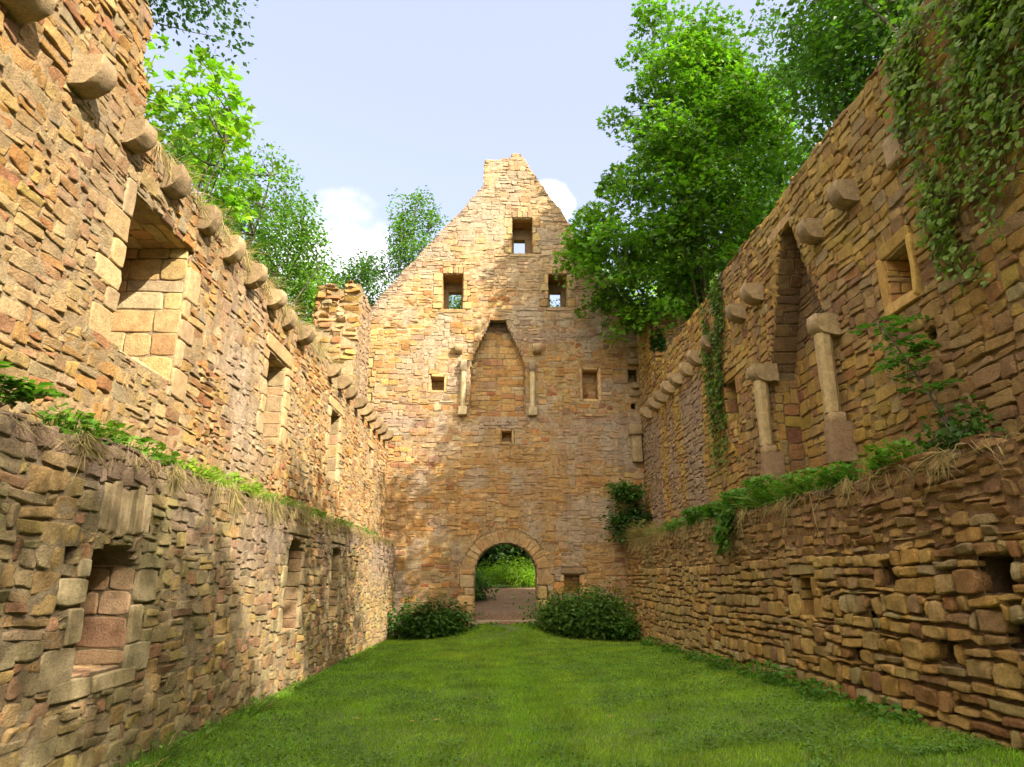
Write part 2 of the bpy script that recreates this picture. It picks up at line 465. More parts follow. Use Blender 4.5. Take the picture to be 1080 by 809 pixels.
def box(acc, frame, u0, v0, d0, u1, v1, d1, col, rng, bev=.02):
    """slightly irregular bevelled block: stones() on each visible side would be wasteful, so a chamfered subdivided box"""
    O, U, V, Nn = [np.asarray(x, float) for x in frame]
    xs = []; k = np.array([0, .12, .5, .88, 1.])
    c0 = np.array([u0, v0, d0]); c1 = np.array([u1, v1, d1]); ctr = (c0 + c1) / 2; hs = (c1 - c0) / 2
    off = rng.uniform(0, 50)
    for ax in range(3):
        for sg in (-1, 1):
            a, b = [i for i in range(3) if i != ax]
            A, B = np.meshgrid(k * 2 - 1, k * 2 - 1, indexing='ij')
            P = np.zeros((25, 3)); P[:, ax] = sg; P[:, a] = A.ravel(); P[:, b] = B.ravel()
            X = P * hs
            # rounded corners
            lim = np.maximum(hs - bev, hs * .3); cl = np.clip(X, -lim, lim); dd = X - cl
            ln = np.linalg.norm(dd, axis=1, keepdims=True); X = cl + np.where(ln > 1e-9, dd / np.maximum(ln, 1e-9) * np.minimum(ln, bev), 0)
            X = X + ctr
            X = X + .014 * np.stack([vnoise(X[:, 0] * 5 + off, X[:, 1] * 5, X[:, 2] * 5, q) for q in (41, 42, 43)], 1)
            idx = np.arange(25).reshape(5, 5)
            q = np.stack([idx[:-1, :-1], idx[1:, :-1], idx[1:, 1:], idx[:-1, 1:]], -1).reshape(-1, 4)
            e = np.eye(3); s_ = np.dot(np.cross(e[a], e[b]), e[ax]) * sg * np.sign(np.dot(np.cross(U, V), Nn))
            if s_ < 0: q = q[:, ::-1]
            acc.add(O + X[:, :1] * U + X[:, 1:2] * V + X[:, 2:] * Nn, q, None, col)

# ================================================================= the three walls
Z3 = np.array([0, 0, 1.])
def mkframe(o, u, n): return (np.array(o, float), np.array(u, float) / np.linalg.norm(u), Z3, np.array(n, float) / np.linalg.norm(n))
F_LL = mkframe((-3.35, 0, 0), (.35, 21.3, 0), (21.3, -.35, 0))
F_LU = mkframe((-3.70, 0, 0), (.33, 21.3, 0), (21.3, -.33, 0))
F_RL = mkframe((4.0, 0, 0), (0, 1, 0), (-1, 0, 0))
F_RU = mkframe((4.65, 0, 0), (0, 1, 0), (-1, 0, 0))
F_G = mkframe((0, 21.3, 0), (1, 0, 0), (0, -1, 0))

def sub(frame, u, v, d):  # point of the frame
    O, U, V, Nn = frame; return O + u * U + v * V + d * Nn
def f_end(frame, u, sgn, d=0.0):
    """frame of a face across the wall at u, looking along sgn*U; its u axis runs into the wall"""
    O, U, V, Nn = frame; return (O + u * U + d * Nn, -Nn, V, sgn * U)
def f_back(frame, d): O, U, V, Nn = frame; return (O - d * Nn, U, V, Nn)
def f_flat(frame, v, sgn, d=0.0):
    O, U, V, Nn = frame; return (O + v * V + d * Nn, U, -Nn, sgn * V)

def lerp_tint(c, target, f): 
    f = np.clip(f, 0, 1)[:, None]; return c * (1 - f) + np.array(target) * f * (.8 + .4 * (c.mean(1, keepdims=True) / .27) * .5)

def reveal(acc, frame, loop_rect, depth, rng, pal='dress', big=True, near=True, far=True, top=True, sill=True, d0=-.01, tint=None):
    u0, v0, u1, v1 = loop_rect; cell = .07
    wr, hr = ((3, 7), (2, 4)) if big else ((2, 6), (1, 3))
    def panel(fr, W, H):
        nx, ny = max(1, int(W / cell)), max(1, int(H / cell)); rc = pack(W, H, cell, np.zeros((nx, ny), bool), wr, hr, rng, .8)
        rc[:, [0, 2]] *= W / (nx * cell); rc[:, [1, 3]] *= H / (ny * cell)
        stones(acc, rc, fr, pal=pal, gap=.005, h=(.008, .016), skirt=.02, rough=.008, tilt=.008, jit=.012, rng=rng, tint=tint)
    O, U, V, Nn = frame
    if far: f = f_end(frame, u1, -1, d0); panel((f[0] + v0 * V, f[1], f[2], f[3]), depth, v1 - v0)
    if near: f = f_end(frame, u0, 1, d0); panel((f[0] + v0 * V, f[1], f[2], f[3]), depth, v1 - v0)
    if top: f = f_flat(frame, v1, -1, d0); panel((f[0] + u0 * U, f[1], f[2], f[3]), u1 - u0, depth)
    if sill: f = f_flat(frame, v0, 1, d0); panel((f[0] + u0 * U, f[1], f[2], f[3]), u1 - u0, depth)

def backplate(acc, frame, loop_rect, d, pal, rng, col, cell=.06, wr=(3, 8), hr=(1, 4), h=(.01, .03), seed=3, pad=.1, T=.12, **kw):
    u0, v0, u1, v1 = loop_rect; u0 -= pad; u1 += pad; v0 -= pad; v1 += pad
    fb = f_back(frame, d); o = rect_loop(u0, v0, u1, v1)
    slab(acc, o, [], fb, d=-.012, T=T, col=col)
    rubble(acc, u0, v0, u1, v1, cell, o, [], fb, wr, hr, seed=seed, pal=pal, h=h, gap=.006, warp=.02, mort=(.0, .014, np.array(col) * 1.15), **kw)

# ------------------------------------------------------------- left wall
def build_left():
    rng = np.random.default_rng(5)
    W = empty('ruined_wall', 'long sunlit ochre rubble wall along the left side, with a low grassy ledge wall at its foot', 'wall', (-3.7, 10, 0))
    inv = np.array([-3.7, 10, 0])
    P = lambda acc, name, mat: put(acc, name, mat, W, inv)
    # ---- low wall in front
    acc = Acc()
    top = lambda u: 2.66 + .03 * math.sin(u * 1.3)
    outer = [(-6, -.4), (21.4, -.4)] + ragged(2.2, 21.4, top, .3, .045, 2)[::-1] + [(2.2, 2.7), (-6, 2.7)]
    A = (5.76, .88, 6.5, 1.88)
    B = (10.85, .86, 11.62, 2.08); Cc = (13.55, .9, 14.3, 2.08)
    Aloop = [(A[0], A[1]), (A[2], A[1]), (A[2], 1.72), (A[2] - .12, 1.86), (A[0] + .25, 1.92), (A[0], 1.82)]
    Bl = arch_loop(*B[:3], 2.08, 2.26, 6); Cl = arch_loop(*Cc[:3], 2.08, 2.26, 6)
    put1 = rect_loop(5.36, 1.70, 5.54, 1.86)
    holes = [Aloop, Bl, Cl, put1]
    slab(acc, outer, holes, F_LL, d=-.02, T=1.45, col=(.25, .185, .105))
    qa = quoins(A[0], .8, 1.78, -1, rng, (.22, .42), (.22, .34)) + quoins(A[2], .8, 1.72, 1, rng, (.22, .36), (.26, .36))
    va = [(5.76 + k * .135, 1.95 + .02 * abs(k - 2), 5.76 + (k + 1) * .135, 2.4 + .03 * math.sin(k * 2)) for k in range(6)]
    sa = [(5.5, .70, 6.05, .87), (6.06, .72, 6.7, .87)]
    qb = quoins(B[0], .86, 2.06, -1, rng, (.16, .3), (.24, .36)) + quoins(B[2], .86, 2.06, 1, rng, (.14, .28), (.24, .36)) + [(10.7, 2.3, 11.9, 2.46)]
    qc = quoins(Cc[0], .9, 2.06, -1, rng, (.16, .3), (.24, .36)) + quoins(Cc[2], .9, 2.06, 1, rng, (.14, .28), (.24, .36)) + [(13.4, 2.3, 14.6, 2.46)]
    blocks = holes + [rect_loop(*r) for r in qa + va + sa + qb + qc]
    def tint(u, v, c):
        n = fbm(u * .6, v * 1.1, 1, 61); n2 = fbm(u * 1.6, v * .5, 4, 62)
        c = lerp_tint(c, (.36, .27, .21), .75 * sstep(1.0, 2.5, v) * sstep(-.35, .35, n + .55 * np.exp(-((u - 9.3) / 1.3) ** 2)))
        c = lerp_tint(c, (.27, .25, .10), .55 * sstep(.1, .7, n2) * sstep(9.5, 7, u))
        c = lerp_tint(c, (.30, .19, .13), .5 * sstep(2.3, 2.6, v))
        return c
    kw = dict(pal='ledge', h=(.010, .034), gap=.007, rough=.016, tilt=.018, jit=.02, warp=.035, tint=tint, mort=(.006, .022, (.30, .23, .135)))
    rubble(acc, 2.5, -.3, 21.3, 2.75, .043, outer, blocks, F_LL, (3, 8), (2, 4), seed=12, align=.5, **kw)
    low = P(acc, 'low_wall', M_STONE_SHADE)
    # ---- upper wall
    acc = Acc()
    top = lambda u: 6.0 + .05 * math.sin(u * 2.2)
    st = ragged(16.0, 17.5, lambda u: 8.75 - .25 * abs(u - 16.6), .3, .12, 9)
    prof = [(-6, 9.6), (5.2, 9.6), (5.3, 9.1), (5.55, 8.9), (5.6, 8.2), (5.78, 8.1), (5.72, 7.3), (5.9, 7.2), (5.84, 6.6), (6.0, 6.5), (6.02, 6.15)] + \
           ragged(6.05, 15.9, top, .3, .07, 4) + st + ragged(17.55, 21.4, lambda u: 6.1, .3, .08, 6)
    outer = [(-6, 2.4), (21.4, 2.4)] + prof[::-1]
    D = (6.1, 3.72, 7.33, 5.34); E = (10.2, 3.7, 11.05, 5.05); Fw = (14.1, 3.66, 14.9, 5.12); G = (18.2, 4.3, 18.7, 5.05)
    Dl = [(D[0], D[1]), (D[2], D[1] - .02), (D[2], 5.16), (D[2] + .10, 5.32), (6.95, 5.36), (6.5, 5.32), (D[0], 5.36)]
    pl_ = [rect_loop(8.42, 3.3, 8.56, 3.42), rect_loop(12.5, 4.2, 12.64, 4.34)]
    holes = [Dl, rect_loop(*E), rect_loop(*Fw), rect_loop(*G)] + pl_
    slab(acc, outer, holes, F_LU, d=-.014, T=1.1, col=(.42, .31, .175))
    qd = quoins(D[0], 3.72, 5.4, -1, rng, (.2, .42), (.22, .36)) + quoins(D[2], 3.55, 5.12, 1, rng, (.16, .34), (.22, .38))
    qe = quoins(E[0], 3.7, 5.05, -1, rng, (.18, .34), (.22, .36)) + quoins(E[2], 3.7, 5.05, 1, rng, (.18, .34), (.22, .36)) + [(10.0, 5.07, 11.3, 5.32)]
    qf = quoins(Fw[0], 3.66, 5.12, -1, rng, (.18, .34), (.22, .36)) + quoins(Fw[2], 3.66, 5.12, 1, rng, (.18, .34), (.22, .36)) + [(13.9, 5.14, 15.1, 5.36)]
    qg = quoins(G[0], 4.3, 5.05, -1, rng, (.14, .24), (.2, .3)) + quoins(G[2], 4.3, 5.05, 1, rng, (.14, .24), (.2, .3)) + [(18.0, 5.07, 18.9, 5.27)]
    blocks = holes + [rect_loop(*r) for r in qd + qe + qf + qg]
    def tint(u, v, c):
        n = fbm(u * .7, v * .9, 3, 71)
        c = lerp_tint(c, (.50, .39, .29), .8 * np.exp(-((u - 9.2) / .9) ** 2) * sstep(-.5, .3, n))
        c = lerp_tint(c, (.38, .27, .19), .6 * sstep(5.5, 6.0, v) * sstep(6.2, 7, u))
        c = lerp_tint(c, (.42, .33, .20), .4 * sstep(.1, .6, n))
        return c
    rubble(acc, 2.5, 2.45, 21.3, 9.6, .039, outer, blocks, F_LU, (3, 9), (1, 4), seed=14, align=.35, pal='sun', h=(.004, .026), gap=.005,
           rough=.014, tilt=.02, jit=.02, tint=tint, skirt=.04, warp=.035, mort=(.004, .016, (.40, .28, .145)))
    P(acc, 'upper_wall', M_STONE); acc = Acc()
    # broken end of the standing stub
    fe = f_end(F_LU, 16.02, -1)
    o = [(-.02, 6.0), (1.1, 6.0), (1.08, 7.2), (1.12, 8.0), (1.0, 8.75), (.62, 8.8), (.5, 8.62), (.3, 8.84), (0, 8.8)]
    slab(acc, o, [], fe, d=.01, T=.3, col=(.33, .24, .14))
    rubble(acc, -.02, 6.0, 1.12, 8.85, .05, o, [], fe, (3, 8), (2, 3), seed=15, pal='sun', h=(.02, .13), gap=.008, rough=.03, tilt=.1, jit=.03, skirt=.12, mort=(.03, .06, (.36, .26, .14)))
    P(acc, 'wall_stub', M_STONE)
    # ---- openings
    for nm, fr, rc, qs, dep, kk in (('niche_surround', F_LU, D, qd, .95, 0), ('window_surround', F_LU, E, qe, 1.0, 1), ('window_surround', F_LU, Fw, qf, 1.0, 2),
                                ('window_surround', F_LU, G, qg, .9, 3), ('window_surround', F_LL, A, qa + va + sa, .8, 4), ('window_surround', F_LL, B, qb, .9, 5), ('window_surround', F_LL, Cc, qc, .9, 6)):
        acc = Acc(); r2 = np.random.default_rng(40 + kk)
        low_ = fr is F_LL
        def tw(u, v, c): return lerp_tint(c, (.30, .25, .15), np.full(len(u), .7)) if low_ else lerp_tint(c, (.44, .32, .17), np.full(len(u), .4))
        stones(acc, qs, fr, pal='dress', gap=.006, h=(.012, .03), rough=.007, tilt=.008, jit=.01, rng=r2, tint=tw)
        reveal(acc, fr, rc if kk != 4 else (A[0], A[1], A[2], 1.86), dep, r2, pal='dress' if kk in (0, 1, 3) else 'ledge', top=kk in (0, 1, 2, 3), tint=(lambda u, v, c: lerp_tint(c, (.42, .25, .155), np.full(len(u), .6))) if kk == 4 else (lambda u, v, c: lerp_tint(c, (.36, .235, .125), np.full(len(u), .5))) if kk > 4 else (lambda u, v, c: lerp_tint(c, (.30, .205, .115), np.full(len(u), .55))) if kk > 0 else None)  # darker reveal tint on the upper windows paints jamb shade into the stone
        if kk in (0, 4): backplate(acc, fr, rc, dep, 'sun', r2, (.3, .22, .13))
        if kk in (5, 6): stones(acc, [(rc[0], 2.10, rc[2], 2.26)], f_end(fr, 0, -1), rng=r2) if 0 else None
        P(acc, nm, M_DRESSED)
    # ---- corbels
    k = 0
    for u in (3.35, 4.18, 5.0, 5.84, 6.63, 7.5, 8.23, 9.0, 9.9, 10.7, 11.5, 13.6, 14.5, 15.35, 16.2, 17.0, 17.8, 18.6, 19.4, 20.2):
        acc = Acc(); r2 = np.random.default_rng(200 + k); k += 1
        corbel_mesh(acc, F_LU, u, 5.76 + r2.uniform(-.02, .02), .23 * r2.uniform(.8, 1.2), .29 * r2.uniform(.85, 1.1), .28 * r2.uniform(.6, 1.15), r2,
                    np.array((.33, .235, .125)) * r2.uniform(.8, 1.1), square=False, r=1.0)
        P(acc, 'corbel', M_DRESSED)
    # earth on the ledge
    acc = Acc(); soil(acc, F_LL, 2.3, 21.3, .0, -.40, 2.66); P(acc, 'ledge_earth', M_SOIL)
    return W

def soil(acc, frame, u0, u1, d0, d1, v):
    nu = int((u1 - u0) / .12); nd = 6
    us = np.linspace(u0, u1, nu); ds = np.linspace(d0, d1, nd); A, B = np.meshgrid(us, ds, indexing='ij')
    hh = v + .05 * fbm(A * 1.7, B * 3, 0, 91) + .10 * (A * 0 + np.linspace(0, 1, nd)[None, :]) - .05 * (np.arange(nd) == 0)[None, :]
    O, U, V, Nn = frame
    P = O + A[..., None] * U + hh[..., None] * V + (B + .02 * vnoise(A * 5, B * 5, 0, 7))[..., None] * Nn
    idx = np.arange(nu * nd).reshape(nu, nd); q = np.stack([idx[:-1, :-1], idx[1:, :-1], idx[1:, 1:], idx[:-1, 1:]], -1).reshape(-1, 4)
    if np.dot(np.cross(U, Nn), V) * np.sign(d1 - d0) < 0: q = q[:, ::-1]
    acc.add(P.reshape(-1, 3), q, None, (.14, .095, .05))

def put(acc, name, mat, parent, loc, smooth=True):
    o = acc.build(name, mat, None, smooth)
    me = o.data; n = len(me.vertices); a = np.zeros(n * 3); me.vertices.foreach_get('co', a)
    a = (a.reshape(-1, 3) - np.asarray(loc)).ravel(); me.vertices.foreach_set('co', a); me.update()
    o.parent = parent
    return o

def soil_mat():
    m, nt, N, L = newmat('earth')
    out = N.new('ShaderNodeOutputMaterial'); b = N.new('ShaderNodeBsdfPrincipled'); L.new(b.outputs[0], out.inputs[0]); b.inputs['Roughness'].default_value = .95
    tc = N.new('ShaderNodeTexCoord'); n = N.new('ShaderNodeTexNoise'); n.inputs['Scale'].default_value = 14; n.inputs['Detail'].default_value = 7
    L.new(tc.outputs['Object'], n.inputs['Vector'])
    r = N.new('ShaderNodeValToRGB'); r.color_ramp.elements[0].color = (.06, .04, .022, 1); r.color_ramp.elements[1].color = (.22, .15, .085, 1)
    r.color_ramp.elements[0].position = .35; r.color_ramp.elements[1].position = .7
    L.new(n.outputs[0], r.inputs[0]); L.new(r.outputs[0], b.inputs['Base Color'])
    bp = N.new('ShaderNodeBump'); bp.inputs['Distance'].default_value = .04; L.new(n.outputs[0], bp.inputs['Height']); L.new(bp.outputs[0], b.inputs['Normal'])
    return m
M_SOIL = soil_mat(); M_PATH = soil_mat(); M_PATH.name = 'trodden_earth'
_r = [n for n in M_PATH.node_tree.nodes if n.type == 'VALTORGB'][0].color_ramp.elements; _r[0].color = (.11, .06, .03, 1); _r[1].color = (.25, .15, .08, 1)

# ------------------------------------------------------------- right wall
def build_right():
    rng = np.random.default_rng(6)
    inv = np.array([4.65, 10, 0])
    W = empty('ruined_wall', 'long shaded rubble wall along the right side, with ivy on top and a deep-jointed low wall at its foot', 'wall', inv)
    P = lambda acc, name, mat: put(acc, name, mat, W, inv)
    acc = Acc()
    top = lambda u: 2.66 + .03 * math.sin(u * 1.1 + 1)
    outer = [(-6, -.4), (21.4, -.4)] + ragged(3.2, 21.4, top, .3, .05, 12)[::-1] + [(3.2, 2.7), (-6, 2.7)]
    h1 = (8.86, 1.14, 9.3, 1.64)
    rects = [h1, (6.97, 1.56, 7.2, 1.8), (5.36, 1.48, 5.76, 1.78), (5.30, 1.08, 5.56, 1.3), (6.22, .9, 6.44, 1.08), (7.82, .74, 8.0, .92), (4.7, 1.9, 4.95, 2.1), (10.9, 1.5, 11.05, 1.62), (7.45, 1.12, 7.57, 1.28), (6.5, 1.3, 6.6, 1.42)]
    holes = [rect_loop(*r) for r in rects]
    slab(acc, outer, holes, F_RL, d=-.07, T=1.7, col=(.13, .09, .05))
    qh = quoins(8.86, 1.14, 1.64, -1, rng, (.18, .3), (.22, .3)) + quoins(9.3, 1.14, 1.64, 1, rng, (.18, .3), (.22, .3)) + [(8.72, 1.66, 9.5, 1.8)]
    def tint(u, v, c):
        n = fbm(u * .6, v * 1.2, 1, 81)
        c = lerp_tint(c, (.27, .155, .075), .62 * sstep(1.75, 2.35, v + .25 * n + .25 * sstep(10, 6, u) * 0))
        c = lerp_tint(c, (.33, .27, .12), .5 * sstep(9, 14, u) * sstep(-.4, .4, n))
        return c
    blocks = holes + [rect_loop(*r) for r in qh]
    kw = dict(pal='rlow', gap=.012, jit=.02, tint=tint, skirt=.09)
    # lower: big squared blocks with open joints; upper: smaller and smoother
    oc = [(-7, -.5), (22, -.5), (22, 1.87), (-7, 1.87)]
    def clip_outer(): return outer
    cut = [rect_loop(-7, 1.9, 22, 3.2)]
    rubble(acc, 3.3, -.3, 21.3, 1.9, .05, outer, blocks + cut, F_RL, (3, 7), (2, 4), seed=22, align=.72, h=(.040, .066), rough=.018, tilt=.014, round_=.24, bev=.014, warp=.03, mort=(-.012, .03, (.20, .135, .07), 1), **kw)
    rubble(acc, 3.3, 1.9, 21.3, 2.78, .044, outer, blocks, F_RL, (3, 8), (1, 3), seed=23, align=.5, h=(-.01, .035), rough=.012, tilt=.04, round_=.2, warp=.03, mort=(-.006, .022, (.24, .15, .08)), **kw)
    for r in rects: backplate(acc, F_RL, r, .75, 'rlow', rng, (.1, .07, .04))
    # darkness of the put-log holes comes from their depth
    P(acc, 'low_wall', M_STONE_SHADE)
    acc = Acc(); stones(acc, qh, F_RL, pal='rlow', gap=.008, h=(.01, .05), rng=rng); reveal(acc, F_RL, h1, .6, rng, pal='rlow'); P(acc, 'window_surround', M_STONE_SHADE)
    # ---- upper
    acc = Acc()
    top = lambda u: 7.66 + .025 * math.sin(u * 1.7)
    outer = [(-6, 2.4), (21.4, 2.4), (21.4, 9.4), (20.9, 9.45), (20.6, 9.7), (20.2, 9.55), (19.75, 9.6), (19.5, 9.2), (19.25, 9.1), (19.2, 8.4), (19.05, 8.3), (19.0, 7.7)] + ragged(2.2, 18.95, top, .3, .04, 15)[::-1] + [(2.2, 7.7), (-6, 7.7)]
    FP = [(9.62, 7.05), (10.0, 7.05), (10.95, 4.98), (10.95, 2.8), (8.86, 2.8), (8.86, 5.1)]
    w1 = (6.9, 4.72, 7.38, 5.3); w2 = (12.6, 4.55, 13.25, 5.4); w3 = (19.6, 4.5, 19.8, 5.1); p1 = (6.7, 4.03, 6.86, 4.17)
    holes = [FP, rect_loop(*w1), rect_loop(*w2), rect_loop(*w3), rect_loop(*p1)]
    slab(acc, outer, holes, F_RU, d=-.035, T=1.05, col=(.22, .155, .08))
    f1 = [(6.78, 4.6, 6.89, 5.36), (7.39, 4.58, 7.5, 5.36), (6.8, 5.32, 7.48, 5.46), (6.82, 4.56, 7.46, 4.71)]
    f2 = quoins(12.6, 4.55, 5.4, -1, rng, (.14, .26), (.2, .32)) + quoins(13.25, 4.55, 5.4, 1, rng, (.14, .26), (.2, .32)) + [(12.45, 5.42, 13.4, 5.6)]
    fl = [(9.55, 7.08, 10.5, 7.26)]
    blocks = holes + [rect_loop(*r) for r in f1 + f2 + fl]
    def tint(u, v, c):
        n = fbm(u * 1.3, v * .35, 2, 83); n2 = fbm(u * .5, v * .6, 5, 84)
        c = lerp_tint(c, (.34, .26, .20), .75 * sstep(13.5, 15, u) * sstep(6.4, 5.9, v) * sstep(-.3, .3, n))
        c = lerp_tint(c, (.42, .31, .09), .35 * sstep(.1, .6, n2 - .4 * n))
        c = lerp_tint(c, (.28, .19, .11), .55 * sstep(.2, .7, -n2))
        return c
    rubble(acc, 2.6, 2.45, 21.3, 9.7, .047, outer, blocks, F_RU, (3, 8), (2, 4), seed=24, align=.55, pal='right', h=(.010, .038), gap=.008, rough=.015, tilt=.02, jit=.02, tint=tint, skirt=.06, warp=.03, mort=(-.004, .02, (.31, .215, .105)))
    fe = f_end(F_RU, 19.0, -1)
    o = [(0, 7.5), (1.05, 7.5), (1.05, 8.9), (.9, 9.3), (.7, 9.2), (.55, 9.6), (.3, 9.55), (.2, 9.2), (0, 8.9)]
    a2 = Acc(); slab(a2, o, [], fe, d=.01, T=.5, col=(.16, .11, .07))
    rubble(a2, 0, 7.5, 1.05, 9.6, .05, o, [], fe, (3, 8), (2, 4), seed=25, pal='right', h=(.02, .12), gap=.008, rough=.02, tilt=.08, jit=.02, skirt=.12, mort=(.03, .05, (.2, .14, .09))); P(a2, 'wall_stub', M_STONE_SHADE)
    # chimney back and the flue's slanting flanks, with recess shade painted into the stone colour
    recess_shade = lambda u, v, c: lerp_tint(c, (.15, .095, .055), (.78 * sstep(4.9, 5.7, v + .25 * fbm(u * 1.5, v * 1.5, 0, 88))) if np.max(v) > 4 else np.full(len(u), .72))
    backplate(acc, F_RU, (8.86, 2.75, 10.95, 7.05), .42, 'right', rng, (.22, .155, .08), seed=26, tint=recess_shade)
    for r in (w2, w3, p1): backplate(acc, F_RU, r, .8, 'right', rng, (.14, .1, .06))
    P(acc, 'upper_wall', M_STONE_SHADE)
    acc = Acc(); stones(acc, fl, F_RU, pal='dress', rng=rng, h=(.02, .035))
    O, U, V, Nn = F_RU
    for (a, b) in (((10.0, 7.05), (10.95, 4.98)), ((10.95, 4.97), (10.95, 2.8)), ((8.86, 5.09), (8.86, 2.8)), ((8.86, 5.1), (9.62, 7.05))):
        a = np.array(a); b = np.array(b); L_ = np.linalg.norm(b - a); dv = (b - a) / L_
        if a[1] > b[1]: a, dv = b, -dv
        nrm = np.array([-dv[1], dv[0]]); nrm = nrm if nrm[0] * (9.8 - a[0]) > 0 else -nrm
        fr = (O + a[0] * U + a[1] * V - .01 * Nn, -Nn, dv[0] * U + dv[1] * V, nrm[0] * U + nrm[1] * V)
        nx, ny = 6, int(L_ / .07); rc = pack(.42, L_, .068, np.zeros((nx, ny), bool), (2, 5), (2, 4), rng, .8)
        stones(acc, rc, fr, pal='right', h=(.004, .03), gap=.006, skirt=.02, rng=rng, tint=(lambda u, v, c: recess_shade(u, v * 0 + 7, c)) if abs(dv[0]) > .1 else None)
    P(acc, 'fireplace_flank', M_STONE_SHADE)
    acc = Acc(); stones(acc, f1, F_RU, pal='right', gap=.004, h=(.02, .05), rng=rng, rough=.012, tilt=.03, jit=.02); reveal(acc, F_RU, w1, .45, rng, pal='right', big=False)
    backplate(acc, F_RU, w1, .42, 'right', rng, (.16, .11, .065), cell=.07, wr=(3, 5), hr=(2, 3), h=(.03, .1)); P(acc, 'window_surround', M_DRESSED)
    acc = Acc(); stones(acc, f2, F_RU, pal='right', gap=.006, h=(.01, .04), rng=rng); reveal(acc, F_RU, w2, .75, rng, pal='right'); P(acc, 'window_surround', M_STONE_SHADE)
    # corbels
    for k, u in enumerate((7.77, 8.72, 11.0, 11.85, 13.6, 14.58, 15.4, 16.3, 17.1, 17.95, 18.8, 19.8)):
        acc = Acc(); r2 = np.random.default_rng(300 + k)
        corbel_mesh(acc, F_RU, u, 6.42 + r2.uniform(-.02, .02), .27 * r2.uniform(.88, 1.1), .31, .30 * r2.uniform(.9, 1.1), r2, np.array((.31, .225, .12)) * r2.uniform(.8, 1.1), r=1.0)
        P(acc, 'corbel', M_DRESSED)
    acc = Acc(); corbel_mesh(acc, F_RU, 6.72, 6.38, .30, .36, .11, rng, (.37, .27, .15), square=True); o = P(acc, 'corbel', M_DRESSED); o['label'] = 'corbel broken off almost flush with the wall'
    # fireplace columns: capital, shaft, base
    for u in (10.95, 8.67):
        loc = sub(F_RU, u, 3.05, .2); acc = Acc(); prism(acc, F_RU, 8, u, 3.72, 4.82, .105, .115, .2, (.40, .30, .15), rng, rot=math.pi / 8)
        c = put(acc, 'fireplace_column', M_DRESSED, W, loc, smooth=False); c.location = loc - inv
        acc = Acc(); corbel_mesh(acc, F_RU, u, 4.94, .31, .30, .34, rng, (.36, .265, .14), r=.9); put(acc, 'capital', M_DRESSED, c, loc)
        acc = Acc(); box(acc, F_RU, u - .115, 3.06, -.02, u + .115, 3.6, .30, (.27, .18, .105), rng); box(acc, F_RU, u - .10, 3.585, .07, u + .10, 3.72, .29, (.36, .26, .14), rng, .03); put(acc, 'base', M_DRESSED, c, loc)
    acc = Acc(); soil(acc, F_RL, 3.3, 21.3, .0, -.68, 2.66); P(acc, 'ledge_earth', M_SOIL)
    return W

